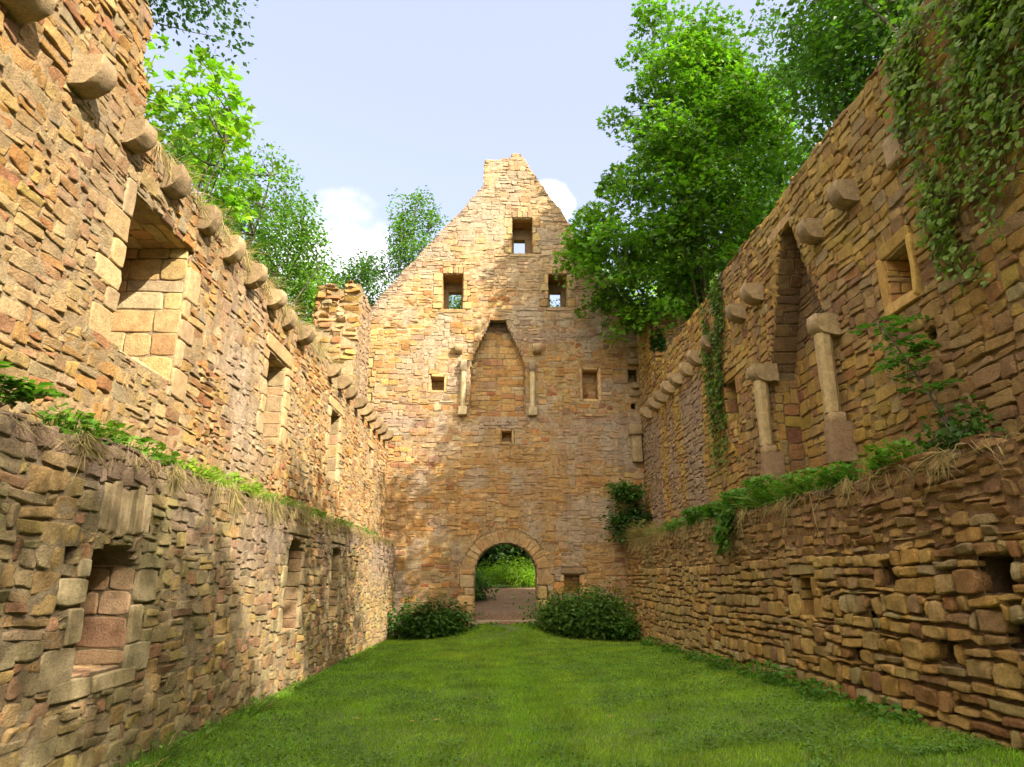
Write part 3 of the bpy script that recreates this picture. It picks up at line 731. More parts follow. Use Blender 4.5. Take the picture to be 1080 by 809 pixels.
# ------------------------------------------------------------- gable
def build_gable():
    rng = np.random.default_rng(7)
    inv = np.array([.3, 21.8, 0])
    W = empty('gable_wall', 'tall stepped-topped stone gable closing the far end, with an arched doorway and three window openings', 'wall', inv)
    P = lambda acc, name, mat: put(acc, name, mat, W, inv)
    acc = Acc()
    def slope(a, b, step, amp, seed):
        r = np.random.default_rng(seed); n = int(math.hypot(b[0] - a[0], b[1] - a[1]) / step); o = []
        for i in range(n):
            t = i / n; o.append((a[0] + (b[0] - a[0]) * t + r.uniform(-amp, amp), a[1] + (b[1] - a[1]) * t + r.uniform(-amp, amp)))
        return o
    outer = [(-4.45, -.4), (5.7, -.4), (5.7, 7.6), (5.2, 7.9), (5.05, 8.7), (4.9, 9.5)] + slope((4.85, 9.85), (.98, 16.0), .3, .035, 1) + \
            [(.95, 16.12), (.78, 16.34), (.5, 16.36), (.46, 16.16)] + slope((.4, 16.14), (-.4, 16.1), .3, .03, 2) + [(-.47, 16.08), (-.48, 15.1)] + slope((-.5, 15.0), (-4.5, 9.98), .3, .03, 3) + [(-4.48, 9.9), (-4.5, 8.7), (-4.42, 8.66)]
    D = (-.63, 1.28, 1.76, 2.71)
    door = arch_loop(-.63, .25, 1.28, D[2], D[3], 17)
    T1 = (.51, 12.4, 1.23, 13.75); T2 = (-1.84, 10.32, -1.14, 11.6); T3 = (1.74, 10.42, 2.39, 11.62)
    nL = (-2.11, 7.49, -1.69, 7.93); nR = (2.81, 7.23, 3.31, 8.19); sq = (.18, 5.76, .51, 6.15); n2 = (2.08, 1.2, 2.56, 1.76)
    FP = [(-.22, 9.95), (.3, 9.95), (.42, 9.6), (.82, 8.75), (.95, 8.2), (.95, 6.62), (-.85, 6.62), (-.85, 8.2), (-.72, 8.75), (-.34, 9.6)]
    extra = [(4.3, 7.75, 4.62, 8.25), (4.35, 6.9, 4.5, 7.1)]
    holes = [door, FP] + [rect_loop(*r) for r in (T1, T2, T3, nL, nR, sq, n2, *extra)]
    slab(acc, outer, holes, F_G, d=-.02, T=1.1, col=(.35, .255, .145))
    rr = D[1] - .325
    vring = arch_loop(-.63 - .40, 1.76, 1.28 + .40, D[2], D[3] + .40, 17)
    jl = quoins(-.63, .2, 1.76, -1, rng, (.26, .46), (.22, .4)); jr = quoins(1.28, .2, 1.76, 1, rng, (.26, .46), (.22, .4))
    def frame4(r, t=.10): return [(r[0] - t, r[1] - t, r[0] - .005, r[3] + t), (r[2] + .005, r[1] - t, r[2] + t, r[3] + t), (r[0], r[3] + .005, r[2], r[3] + t), (r[0], r[1] - t, r[2], r[1] - .005)]
    win = {}
    for i, r in enumerate((T1, T2, T3)):
        win[i] = quoins(r[0], r[1], r[3], -1, rng, (.16, .3), (.2, .34)) + quoins(r[2], r[1], r[3], 1, rng, (.16, .3), (.2, .34)) + \
                 [(r[0] + k * (r[2] - r[0]) / 4, r[3] + .01, r[0] + (k + 1) * (r[2] - r[0]) / 4, r[3] + .26) for k in range(4)] + [(r[0] - .1, r[1] - .14, r[2] + .1, r[1] - .01)]
    nic = {0: frame4(nL), 1: frame4(nR), 2: frame4(sq, .06), 3: [(2.0, 1.78, 2.8, 1.98)] + quoins(2.08, 1.2, 1.76, -1, rng, (.16, .3)) + quoins(2.56, 1.2, 1.76, 1, rng, (.16, .3))}
    corner = []
    v = 8.6
    for k in range(9):
        h = rng.uniform(.22, .4); w = rng.uniform(.3, .55); v -= h; corner.append((-4.44, v, -4.44 + w, v + h))
    blocks = holes + [vring] + [rect_loop(*r) for r in jl + jr + corner] + [rect_loop(*r) for i in win for r in win[i]] + [rect_loop(*r) for i in nic for r in nic[i]]
    def tint(u, v, c):
        n = fbm(u * .9, v * .9, 7, 51); n2 = fbm(u * .45, v * .6, 2, 52)
        band = np.exp(-((v - 6.45) / .28) ** 2) + .9 * np.exp(-((v - 9.35) / .32) ** 2) * sstep(-1.5, .5, u + 1.5 * 0)
        c = lerp_tint(c, (.33, .25, .20), .8 * np.clip(band, 0, 1) * sstep(-.6, .3, n))
        c = lerp_tint(c, (.44, .33, .22), .55 * sstep(9.6, 10.2, v) * sstep(-.3, .5, n2 + .3))
        rake = np.minimum((15.05 - v) - 1.255 * (-.46 - u) * 1.0, 99)
        edge = (9.98 + (u + 4.5) * 1.255 - v) / 1.6
        c = lerp_tint(c, (.34, .25, .20), .65 * sstep(.55, .1, edge) * (u < -.4))
        c = lerp_tint(c, (.35, .27, .20), .6 * sstep(.1, .7, n) * sstep(9.5, 5, v) * sstep(3, 5, v))
        c = lerp_tint(c, (.41, .23, .085), .45 * sstep(0, .6, n2) * sstep(9.2, 8.6, v))
        c = lerp_tint(c, (.22, .18, .09), .5 * sstep(1.6, .5, v + .5 * n))
        c = lerp_tint(c, (.40, .33, .25), .65 * sstep(.05, .6, fbm(u * 1.7, v * 1.3, 12, 53)))
        return c
    doff = lambda u, v: .05 * (v < 9.62)
    rubble(acc, -4.45, -.3, 5.69, 16.5, .052, outer, blocks, F_G, (3, 9), (1, 4), seed=31, align=.45, pal='gable', h=(.006, .034), gap=.006, rough=.015, tilt=.022, jit=.02, tint=tint, skirt=.08, doff=doff, warp=.03, mort=(.006, .02, (.42, .30, .16)))
    stones(acc, corner, F_G, pal='dress', h=(.02, .04), rng=rng)
    backplate(acc, F_G, (-.85, 6.62, .95, 9.95), .30, 'gable', rng, (.33, .24, .14), seed=33, tint=lambda u, v, c: lerp_tint(c, (.07, .045, .03), .9 * sstep(9.45, 9.7, v + .1 * fbm(u * 3, v * 3, 0, 54))))  # dark tint at the head paints the shade of a deeper flue slot
    for r in extra: backplate(acc, F_G, r, .5, 'gable', rng, (.2, .14, .08), seed=34)
    # masonry of the outer side, seen from the field
    P(acc, 'gable_masonry', M_STONE)
    # flue flanks
    acc = Acc(); O, U, V, Nn = F_G
    for (a, b) in (((.3, 9.95), (.82, 8.75)), ((.95, 8.2), (.95, 6.62)), ((-.22, 9.95), (-.72, 8.75)), ((-.85, 8.2), (-.85, 6.62))):
        b_ = np.array(b); a_ = np.array(a); L_ = np.linalg.norm(a_ - b_); dv = (a_ - b_) / L_
        nrm = np.array([-dv[1], dv[0]]);  nrm = nrm if nrm[0] * (.05 - b_[0]) > 0 else -nrm
        fr = (O + b_[0] * U + b_[1] * V - .01 * Nn, -Nn, dv[0] * U + dv[1] * V, nrm[0] * U + nrm[1] * V)
        rc = pack(.34, L_, .068, np.zeros((5, max(2, int(L_ / .068))), bool), (2, 5), (2, 4), rng, .8)
        stones(acc, rc, fr, pal='dress', h=(.004, .03), gap=.006, skirt=.02, rng=rng, lo=True)
    P(acc, 'fireplace_flank', M_STONE)
    # arch
    acc = Acc(); n = 21; R_ = (D[1] + .63) / 2; cx = .325; k_ = (D[3] - D[2]) / R_
    rc = [(i * math.pi / n * R_, R_ + .005, (i + 1) * math.pi / n * R_, R_ + .36 + .05 * math.sin(i * 5.3)) for i in range(n)]
    rc = np.array(rc)
    mo = occ_grid(-1.4, 1.3, 2.0, 3.3, .05, arch_loop(-.63 - .44, 1.5, 1.28 + .44, D[2], D[3] + .44, 17), [door]); mortar(acc, -1.4, 1.3, .05, mo, F_G, .036, .014, (.36, .25, .13), 5)
    stones(acc, rc, F_G, pal='gable', gap=.006, h=(.04, .065), rng=rng, rough=.014, tilt=.03, jit=.02, wmap=lambda a, r: (cx - r * np.cos(a / R_), D[2] + k_ * r * np.sin(a / R_)), tint=lambda u, v, c: lerp_tint(c, (.38, .26, .125), np.full(len(u), .5)))
    P(acc, 'door_arch', M_DRESSED)
    acc = Acc(); stones(acc, jl + jr, F_G, pal='dress', gap=.007, h=(.05, .075), rng=rng, rough=.008)
    reveal(acc, F_G, (-.63, .25, 1.28, 1.76), 1.05, rng, top=False, sill=False, d0=.02); P(acc, 'door_jamb', M_DRESSED)
    acc = Acc(); box(acc, F_G, -.75, .28, -.5, 1.4, .46, .12, (.34, .27, .17), rng, .03); P(acc, 'threshold', M_DRESSED)
    # windows with the narrower outer slit
    for i, (r, inner) in enumerate(((T1, (.6, 12.5, 1.0, 13.35)), (T2, (-1.68, 10.4, -1.24, 11.3)), (T3, (1.86, 10.5, 2.24, 11.34)))):
        acc = Acc(); r2 = np.random.default_rng(60 + i)
        up = .05 if r[1] < 9.6 else 0
        stones(acc, win[i], F_G, pal='dress', gap=.006, h=(.02, .045), rng=r2, rough=.008)
        reveal(acc, F_G, r, .78, r2, pal='gable')
        fb = f_back(F_G, .8); o = rect_loop(r[0] - .1, r[1] - .1, r[2] + .1, r[3] + .1)
        slab(acc, o, [rect_loop(*inner)], fb, d=-.01, T=.3, col=(.36, .25, .14)); P(acc, 'window_surround', M_STONE)
    for i, r in enumerate((nL, nR, sq, n2)):
        acc = Acc(); r2 = np.random.default_rng(70 + i)
        stones(acc, nic[i], F_G, pal='dress' if i < 2 else 'gable', gap=.005, h=(.055, .08), rng=r2, rough=.006)
        reveal(acc, F_G, r, .42, r2, pal='gable', big=False); backplate(acc, F_G, r, .42, 'gable', r2, (.25, .17, .1), seed=80 + i); P(acc, 'wall_niche', M_DRESSED)
    # brackets and columns of the upper fireplace
    fG = (F_G[0] + .05 * F_G[3], *F_G[1:])
    for u, v in ((-1.23, 8.86), (1.32, 8.88)):
        acc = Acc(); corbel_mesh(acc, fG, u, v, .26, .28, .26, rng, (.36, .26, .14), r=.8); P(acc, 'corbel', M_DRESSED)
    for u in (-1.06, 1.17):
        loc = sub(fG, u, 6.6, .15); acc = Acc(); prism(acc, fG, 8, u, 6.9, 8.08, .085, .095, .1, (.46, .37, .21), rng, rot=math.pi / 8)
        c = put(acc, 'fireplace_column', M_DRESSED, W, loc, smooth=False); c.location = loc - inv
        acc = Acc(); corbel_mesh(acc, fG, u, 8.26, .20, .40, .22, rng, (.30, .23, .15), r=.8); put(acc, 'capital', M_DRESSED, c, loc)
        acc = Acc(); box(acc, fG, u - .14, 6.64, -.05, u + .14, 6.92, .2, (.42, .33, .19), rng); put(acc, 'base', M_DRESSED, c, loc)
    # bracket remains in the right-hand corner
    acc = Acc(); box(acc, fG, 4.28, 5.15, -.1, 4.6, 6.2, .26, (.33, .24, .13), rng, .04); box(acc, fG, 4.2, 6.0, -.1, 4.62, 6.34, .36, (.30, .22, .12), rng, .05)
    P(acc, 'bracket', M_DRESSED)
    acc = Acc(); 
    for k, v in enumerate((7.3, 7.55, 8.35, 8.6, 8.95)): box(acc, fG, 4.3 + .1 * (k % 2), v, -.05, 4.66, v + .2, .12 + .06 * (k % 3), (.36, .26, .14), rng, .04)
    P(acc, 'toothing_stones', M_STONE)
    return W

LEFT = build_left(); RIGHT = build_right(); GABLE = build_gable()

# ================================================================= ground
def gz(x, y):
    x = np.asarray(x, float); y = np.asarray(y, float)
    z = .34 * sstep(.5, 4.0, x) * np.clip((19 - y) / 13, 0, 1) * sstep(-12, 3, y)
    z = z + .44 * np.exp(-((x - .32) / 1.5) ** 2) * sstep(17.3, 21.2, y)
    out = sstep(21.2, 22.2, y)
    z = z * (1 - out) + out * (.44 + .16 * np.clip(y - 21.3, 0, 5) + .03 * np.clip(y - 26, 0, 200))
    z = z + .02 * fbm(x * .8, y * .8, 0, 101) * sstep(22, 20, y) + .25 * fbm(x * .12, y * .12, 0, 102) * sstep(24, 40, np.hypot(x, y))
    return z

def ground_mat():
    m, nt, N, L = newmat('lawn_soil')
    out = N.new('ShaderNodeOutputMaterial'); b = N.new('ShaderNodeBsdfPrincipled'); L.new(b.outputs[0], out.inputs[0]); b.inputs['Roughness'].default_value = .95
    tc = N.new('ShaderNodeTexCoord'); n = N.new('ShaderNodeTexNoise'); n.inputs['Scale'].default_value = 3.5; n.inputs['Detail'].default_value = 9; n.inputs['Roughness'].default_value = .7
    L.new(tc.outputs['Object'], n.inputs['Vector'])
    r = N.new('ShaderNodeValToRGB'); e = r.color_ramp.elements; e[0].color = (.05, .075, .012, 1); e[1].color = (.09, .15, .02, 1); e[0].position = .3; e[1].position = .7
    L.new(n.outputs[0], r.inputs[0]); L.new(r.outputs[0], b.inputs['Base Color'])
    bp = N.new('ShaderNodeBump'); bp.inputs['Distance'].default_value = .05; L.new(n.outputs[0], bp.inputs['Height']); L.new(bp.outputs[0], b.inputs['Normal'])
    return m
def sheet(name, xs, ys, mat, dz=0.0, mask=None):
    A, B = np.meshgrid(xs, ys, indexing='ij'); Z = gz(A, B) + dz
    idx = np.arange(A.size).reshape(A.shape); q = np.stack([idx[:-1, :-1], idx[1:, :-1], idx[1:, 1:], idx[:-1, 1:]], -1)
    if mask is not None:
        q = q[mask((A[:-1, :-1] + A[1:, 1:]) / 2, (B[:-1, :-1] + B[1:, 1:]) / 2)]
    acc = Acc(); acc.add(np.stack([A, B, Z], -1).reshape(-1, 3), q.reshape(-1, 4), None, (.1, .1, .05)); return acc.build(name, mat)
xs = np.concatenate([np.linspace(-300, -12, 40), np.linspace(-11, 12, 70), np.linspace(13, 300, 40)])
ys = np.concatenate([np.linspace(-300, -8, 40), np.linspace(-7, 34, 110), np.linspace(36, 300, 40)])
tag(sheet('lawn', xs, ys, ground_mat()), kind='structure')
tag(sheet('dirt_path', np.linspace(-2.0, 2.8, 40), np.linspace(20.2, 28.4, 60), M_PATH, .012,
          lambda x, y: np.abs(x - .33) < (.55 + .75 * sstep(20.8, 21.6, y)) * sstep(20.1, 21.3, y) + .12 * vnoise(x * 3, y * 3, 0, 5)), kind='structure')

# ================================================================= plant parts
def unit(v): return v / np.maximum(np.linalg.norm(v, axis=-1, keepdims=True), 1e-9)
LEAF_RHOMB = (np.array([[0, 0, 0], [.36, .42, .06], [0, 1, -.05], [-.36, .42, .06]]), np.array([[0, 1, 2], [0, 2, 3]]))
a_ = np.radians([-150, -105, -60, -25, 0, 25, 60, 105, 150]); r_ = np.array([.34, .28, .62, .36, .78, .36, .62, .28, .34])
LEAF_LOBED = (np.concatenate([[[0, .30, .03]], np.stack([r_ * np.sin(a_) * .95, .30 + r_ * np.cos(a_) * .9, -.05 * np.abs(np.sin(a_))], 1)]), np.array([[0, i + 1, i + 2] for i in range(8)]))
a_ = np.radians([200, 140, 90, 40, -20]); 
LEAF_IVY = (np.array([[0, .35, .05], [0, 0, 0], [.42, .12, 0], [.40, .55, -.02], [0, 1.0, -.04], [-.40, .55, -.02], [-.42, .12, 0]]), np.array([[0, 1, 2], [0, 2, 3], [0, 3, 4], [0, 4, 5], [0, 5, 6], [0, 6, 1]]))
LEAF_LONG = (np.array([[0, 0, 0], [.10, .5, .04], [0, 1, -.1], [-.10, .5, .04]]), np.array([[0, 1, 2], [0, 2, 3]]))

def leaves(acc, pos, nrm, tip, size, col, shape=LEAF_RHOMB):
    """pos N,3; nrm = leaf normal, tip = wished direction of the tip"""
    V, T = shape; n = len(pos)
    z = unit(nrm); y = unit(tip - (tip * z).sum(1, keepdims=True) * z); x = np.cross(y, z)
    P = pos[:, None] + size[:, None, None] * (V[None, :, 0, None] * x[:, None] + V[None, :, 1, None] * y[:, None] + V[None, :, 2, None] * z[:, None])
    k = len(V); F = (T[None] + (np.arange(n) * k)[:, None, None]).reshape(-1, 3)
    acc.add(P.reshape(-1, 3), None, F, np.repeat(col, k, 0))

def tube(acc, pts, rad, sides=6, col=(.1, .08, .05)):
    pts = np.asarray(pts, float); m = len(pts); rad = np.broadcast_to(rad, (m,))
    t = unit(np.gradient(pts, axis=0)); ref = np.where(np.abs(t[:, 2:3]) > .9, [[1., 0, 0]], [[0, 0, 1.]])
    a = unit(np.cross(t, ref)); b = np.cross(t, a); an = np.arange(sides) * 2 * math.pi / sides
    P = pts[:, None] + rad[:, None, None] * (np.cos(an)[None, :, None] * a[:, None] + np.sin(an)[None, :, None] * b[:, None])
    idx = np.arange(m * sides).reshape(m, sides); nx = np.roll(idx, -1, 1)
    q = np.stack([idx[:-1], nx[:-1], nx[1:], idx[1:]], -1).reshape(-1, 4)
    acc.add(P.reshape(-1, 3), q, None, col)

def bez(p0, p1, p2, n=7):
    t = np.linspace(0, 1, n)[:, None]; return (1 - t) ** 2 * p0 + 2 * t * (1 - t) * p1 + t * t * p2

def green(n, rng, base=(.075, .155, .016), var=.25, yel=.25):
    c = np.array(base) * rng.uniform(1 - var, 1 + var, (n, 1))
    y = (rng.random((n, 1)) ** 3) * yel
    return c * (1 - y) + np.array((base[1] * 1.0, base[1] * 1.05, base[2])) * y

def env_points(n, c, r, rng, shell=.5, rag=.28, seed=0, keep=None, low=-1.0):
    out = []
    while len(out) < n:
        d = unit(rng.normal(size=(1, 3)))[0]
        lim = 1 + rag * fbm(d[0] * 1.7 + 3 * seed, d[1] * 1.7, d[2] * 1.7, seed, 3)
        q = rng.random() ** (1 / 3) if rng.random() > shell else rng.uniform(.78, 1.0)
        p = np.array(c) + np.array(r) * d * lim * q
        if d[2] * q < low: continue
        if keep is None or keep(p): out.append(p)
    return np.array(out)

def tree(name, label, base, c, r, nclump, nleaf, size, rng, green_base, cl_r=(.85, .40), group=None, shape=LEAF_RHOMB, trunk_r=.22, lean=None,
         shell=.55, rag=.28, seed=0, yel=.25, keep=None, up=.9, extra=None, mat=None, low=-1.0, var=.25, category='tree', limbs=True):
    base = np.array(base, float); c = np.array(c, float)
    root = empty(name, label, category, base, group)
    C_ = env_points(nclump, c, r, rng, shell, rag, seed, keep, low)
    if extra is not None: C_ = np.concatenate([C_, np.array(extra, float)])
    # trunk
    acc = Acc(); top = c + np.array([0, 0, r[2] * .55]); mid = (base + top) / 2 + np.array([(c[0] - base[0]) * -.25, (c[1] - base[1]) * -.25, 0])
    tr = bez(base, mid, top, 16); tr[1:-1] += .06 * rng.normal(size=(14, 3)) * [1, 1, .2]
    rad = trunk_r * (1 - .86 * np.linspace(0, 1, 16)) ; rad[0] *= 1.5; tube(acc, tr, rad, 8)
    nl = 0
    order = rng.permutation(len(C_))
    mains = []
    for i in order[:max(10, len(C_) // 9)]:
        p = C_[i]; h = np.clip((p[2] - base[2]) * rng.uniform(.45, .75), (top[2] - base[2]) * .18, None) + base[2]
        k = int(np.argmin(np.abs(tr[:, 2] - h))); s0 = tr[k]
        b = bez(s0, (s0 + p) / 2 + np.array([0, 0, -.1 * np.linalg.norm(p - s0)]) + .1 * rng.normal(size=3), p, 8); mains.append(b)
        tube(acc, b, np.linspace(min(rad[k] * .5, .09), .012, 8), 5)
    MB_ = np.concatenate(mains)
    if limbs:
        for p in C_:
            d = np.linalg.norm(MB_ - p, axis=1) + 2.0 * np.maximum(MB_[:, 2] - p[2], 0); s0 = MB_[int(np.argmin(d))]
            if np.linalg.norm(s0 - p) < .15: continue
            tube(acc, bez(s0, (s0 + p) / 2 + .08 * rng.normal(size=3), p, 4), np.linspace(.02, .006, 4), 4)
    tk = acc.build('trunk', M_BARK, root, True); shift(tk, base)
    # crown
    acc = Acc(); n = nleaf * len(C_)
    cc = np.repeat(C_, nleaf, 0); cs = np.repeat(rng.uniform(.6, 1.35, len(C_)), nleaf)[:, None]
    g = rng.normal(size=(n, 3)); g = g / np.maximum(1, np.linalg.norm(g, axis=1, keepdims=True) / 1.6)
    outw = unit(cc - c) * [1, 1, .4]
    P = cc + g * np.array([cl_r[0], cl_r[0], cl_r[1]]) * .62 * cs - np.array([0, 0, .12]) * (g[:, :1] ** 2 + g[:, 1:2] ** 2) * cs
    nrm = unit(np.array([0, 0, up]) + .55 * rng.normal(size=(n, 3)) + .35 * outw)
    tip = unit(outw + .8 * rng.normal(size=(n, 3)) + np.array([0, 0, -.45]))
    cv = np.repeat(rng.uniform(.66, 1.3, (len(C_), 1)), nleaf, 0)
    leaves(acc, P, nrm, tip, size * rng.uniform(.6, 1.25, n), green(n, rng, green_base, var, yel) * cv, shape)
    cr = acc.build('crown', mat or M_LEAF, root, False); shift(cr, base)
    return root

def shift(o, base):
    me = o.data; n = len(me.vertices); a = np.zeros(n * 3); me.vertices.foreach_get('co', a)
    me.vertices.foreach_set('co', (a.reshape(-1, 3) - np.asarray(base)).ravel()); me.update()

def copy_tree(o, loc, rz=0.0, sc=1.0, label=None):
    c = o.copy(); COL.objects.link(c); c.location = loc; c.rotation_euler = (0, 0, rz); c.scale = (sc, sc, sc)
    if label: c['label'] = label
    for ch in o.children:
        d = ch.copy(); COL.objects.link(d); d.parent = c
    return c

def rg(k): return np.random.default_rng(k)
GM = (.076, .182, .012)
# ---- the big maple leaning over the far end of the right wall
tree('maple_tree', 'large bright green maple leaning over the far right corner of the ruin beside the gable', (6.9, 20.4, .5), (5.85, 19.3, 14.2), (3.5, 2.4, 5.6), 260, 150, .195, rg(501),
     GM, (.85, .38), shape=LEAF_LOBED, trunk_r=.26, shell=.6, rag=.20, seed=3, yel=.35,
     keep=lambda p: not (p[1] > 20.6 and p[0] < 5.4) and p[2] > 8.9 + .25 * max(0, 4.2 - p[0]) and p[0] < 9.2 - .35 * max(0, p[2] - 15) and p[0] > 2.5 + .42 * max(0, p[2] - 11.4) and not (p[0] > 5.2 and p[2] < 10.3 and p[1] < 19.6),
     extra=[(5.2, 18.9, 19.9), (5.1, 18.7, 20.5), (4.65, 18.7, 18.5), (5.7, 18.9, 20.3), (3.8, 18.6, 15.9)])
# ---- trees over the right wall
tree('broadleaf_tree', 'blue-green tree standing farthest back, right of the big maple', (14.2, 28, 2), (13.8, 27.5, 20.5), (3.6, 3.6, 6.0), 150, 150, .17, rg(502), (.06, .13, .032), (1.1, .6), trunk_r=.3, seed=5, yel=.12, group='trees beyond the right wall')
tree('broadleaf_tree', 'dark green tree whose crown fills the top edge of the photo above the right wall', (11.5, 13.5, .3), (10.4, 13.2, 15.4), (2.9, 2.9, 3.4), 150, 150, .14, rg(503), (.062, .14, .018), (1.0, .55), trunk_r=.26, seed=6, yel=.1, group='trees beyond the right wall')
tree('broadleaf_tree', 'sunlit yellow-green tree low behind the broken end of the right wall', (8.6, 27.5, 1.9), (8.0, 27.2, 12.4), (3.4, 2.6, 4.2), 120, 170, .16, rg(504), (.17, .31, .022), (1.0, .5), trunk_r=.2, seed=7, yel=.4, group='trees beyond the right wall')
sh = tree('broadleaf_tree', 'leafy tree rising close behind the ivy-hung part of the right wall', (8.8, 4.2, .2), (7.5, 3.6, 11.2), (2.2, 2.5, 2.2), 50, 120, .15, rg(505), (.055, .13, .016), (1.0, .5), trunk_r=.22, seed=8, group='trees beyond the right wall')
copy_tree(sh, (8.9, -1.9, .1), 1.9, .97, 'leafy tree behind the right wall, level with the viewer')
copy_tree(sh, (8.9, -7.2, .2), 4.0, 1.1, 'leafy tree behind the right wall, farthest behind the viewer')
copy_tree(sh, (10.4, 9.9, .2), 5.2, 1.16, 'leafy tree behind the right wall, between the ivy and the fireplace')
tree('broadleaf_tree', 'low broad tree hidden behind the right wall beside the ivy strip', (10.0, 14.4, .2), (9.4, 13.9, 11.0), (2.5, 3.2, 2.6), 64, 120, .15, rg(506), (.055, .13, .016), (1.0, .5), trunk_r=.22, seed=9, group='trees beyond the right wall')
# ---- trees over the left wall
tree('maple_sapling', 'sunlit maple sapling with large pale leaves just behind the left wall', (-6.0, 10.4, .1), (-5.45, 10.6, 9.1), (.95, 1.25, 1.6), 34, 26, .21, rg(511), (.13, .28, .016), (.5, .3), shape=LEAF_LOBED, trunk_r=.06, seed=11, yel=.5, rag=.4,
     extra=[(-5.15, 10.9, 9.9), (-5.0, 11.1, 9.5), (-5.05, 10.9, 10.35), (-5.2, 10.5, 10.6)], category='tree')
tree('oak_tree', 'open small-leaved oak bough reaching over the middle of the left wall', (-7.2, 15.8, .1), (-5.9, 15.6, 10.2), (1.25, 1.9, 1.9), 90, 95, .10, rg(512), (.08, .175, .024), (.55, .35), trunk_r=.16, seed=12, rag=.45, yel=.2,
     extra=[(-4.75, 15.8, 10.1), (-4.6, 15.9, 9.6), (-4.5, 16.0, 9.35), (-4.9, 15.7, 9.4), (-4.8, 15.6, 10.5)])
tree('oak_tree', 'dark oak whose lowest leaves show at the top edge above the left wall', (-7.6, 9.5, .1), (-6.6, 9.8, 13.9), (1.8, 2.2, 2.3), 90, 100, .11, rg(513), (.042, .095, .03), (.6, .4), trunk_r=.2, seed=13, rag=.35, yel=.1)
tree('hazel_bush', 'light green bush glimpsed behind the corbels next to the wall stub', (-6.6, 19.6, .1), (-6.1, 19.6, 9.2), (1.1, 1.2, 1.7), 50, 110, .13, rg(514), (.12, .235, .03), (.6, .35), trunk_r=.08, seed=14, category='bush', yel=.4)
tree('birch_tree', 'slender airy tree standing behind the left slope of the gable', (-4.7, 27.2, 1.9), (-3.6, 27.1, 15.9), (1.05, 1.2, 2.1), 62, 75, .13, rg(515), (.085, .185, .022), (.6, .35), trunk_r=.15, seed=15, rag=.4, yel=.25,
     extra=[(-3.6, 27, 18.1), (-3.4, 27, 17.6), (-2.6, 27, 17.0), (-4.7, 27, 14.4)])
tree('oak_tree', 'dark leafy tree filling the gap between the wall stub and the gable', (-6.6, 27, 1.8), (-5.4, 26.6, 11.5), (1.5, 1.6, 3.6), 95, 130, .13, rg(516), (.045, .105, .018), (.7, .4), trunk_r=.16, seed=16, rag=.3, yel=.15)
# ---- wood behind the gable, seen through door and windows
wd_ = tree('broadleaf_tree', 'leafy tree behind the gable, seen through its left window', (-1.6, 32, 2.2), (-1.7, 31.6, 11.2), (2.6, 2.4, 4.4), 90, 130, .16, rg(521), (.05, .115, .016), (1.0, .5), trunk_r=.22, seed=21, group='trees in the wood behind the gable')
copy_tree(wd_, (3.0, 33.2, 2.3), 2.0, .98, 'leafy tree behind the gable, seen through its right window')
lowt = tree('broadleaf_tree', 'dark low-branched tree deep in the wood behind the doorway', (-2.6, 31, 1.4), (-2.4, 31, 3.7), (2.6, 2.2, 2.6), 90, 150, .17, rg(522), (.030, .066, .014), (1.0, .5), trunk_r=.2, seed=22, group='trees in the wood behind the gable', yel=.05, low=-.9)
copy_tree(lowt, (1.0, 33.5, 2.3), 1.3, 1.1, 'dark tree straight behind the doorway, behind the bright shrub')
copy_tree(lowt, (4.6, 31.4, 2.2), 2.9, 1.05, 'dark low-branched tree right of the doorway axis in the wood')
for k, (x, y, r_z, s, lb) in enumerate(((-9.5, 34, .5, 1.25, 'tall dark tree at the left end of the wood behind the gable'), (10.5, 36, 1.4, 1.35, 'tall dark tree at the right end of the wood behind the gable'), (-12, 22, 2.2, 1.3, 'tree in the field outside the left wall, level with the gable'), (16, 20, 2.6, 1.2, 'tree in the field outside the right wall, level with the gable'), (-13, 8, .2, 1.1, 'tree in the field outside the middle of the left wall'))):
    copy_tree(wd_, (x, y, float(gz(x, y))), r_z, s, lb)

# ================================================================= shrubs, weeds, ivy
def bush(name, label, base, r, h, n, size, rng, col, shape=LEAF_RHOMB, cat='bush', mat=None, stems=14, yel=.2, up=.8, squash=None):
    base = np.array(base, float); root = empty(name, label, cat, base)
    acc = Acc(); cl = []
    for k in range(stems):
        a = rng.uniform(0, 6.28); q = math.sqrt(rng.random()); hh = h * rng.uniform(.55, 1.05) * (1 - .45 * q * q)
        p = base + np.array([r[0] * q * math.cos(a), r[1] * q * math.sin(a), hh]); cl.append(p)
        b = bez(base + np.array([r[0], r[1], 0]) * .3 * [math.cos(a) * q, math.sin(a) * q, 0], (base + p) / 2 + [0, 0, h * .2], p, 5); tube(acc, b, np.linspace(.014, .005, 5), 4)
        cl += [b[3], b[2], (b[1] + b[2]) / 2, b[1]]
    st = acc.build('stem', M_BARK, root); shift(st, base)
    acc = Acc(); cl = np.array(cl); i = rng.integers(0, len(cl), n)
    P = cl[i] + rng.normal(size=(n, 3)) * np.array([r[0] * .24, r[1] * .24, h * .13]); P[:, 2] = np.maximum(P[:, 2], base[2] + .02)
    o = unit(P - base - np.array([0, 0, h * .2]))
    leaves(acc, P, unit(o * .5 + [0, 0, up] + .5 * rng.normal(size=(n, 3))), unit(o + .7 * rng.normal(size=(n, 3)) + [0, 0, -.3]), size * rng.uniform(.6, 1.3, n), green(n, rng, col, .28, yel), shape)
    lf = acc.build('foliage', mat or M_LEAF, root, False); shift(lf, base)
    return root

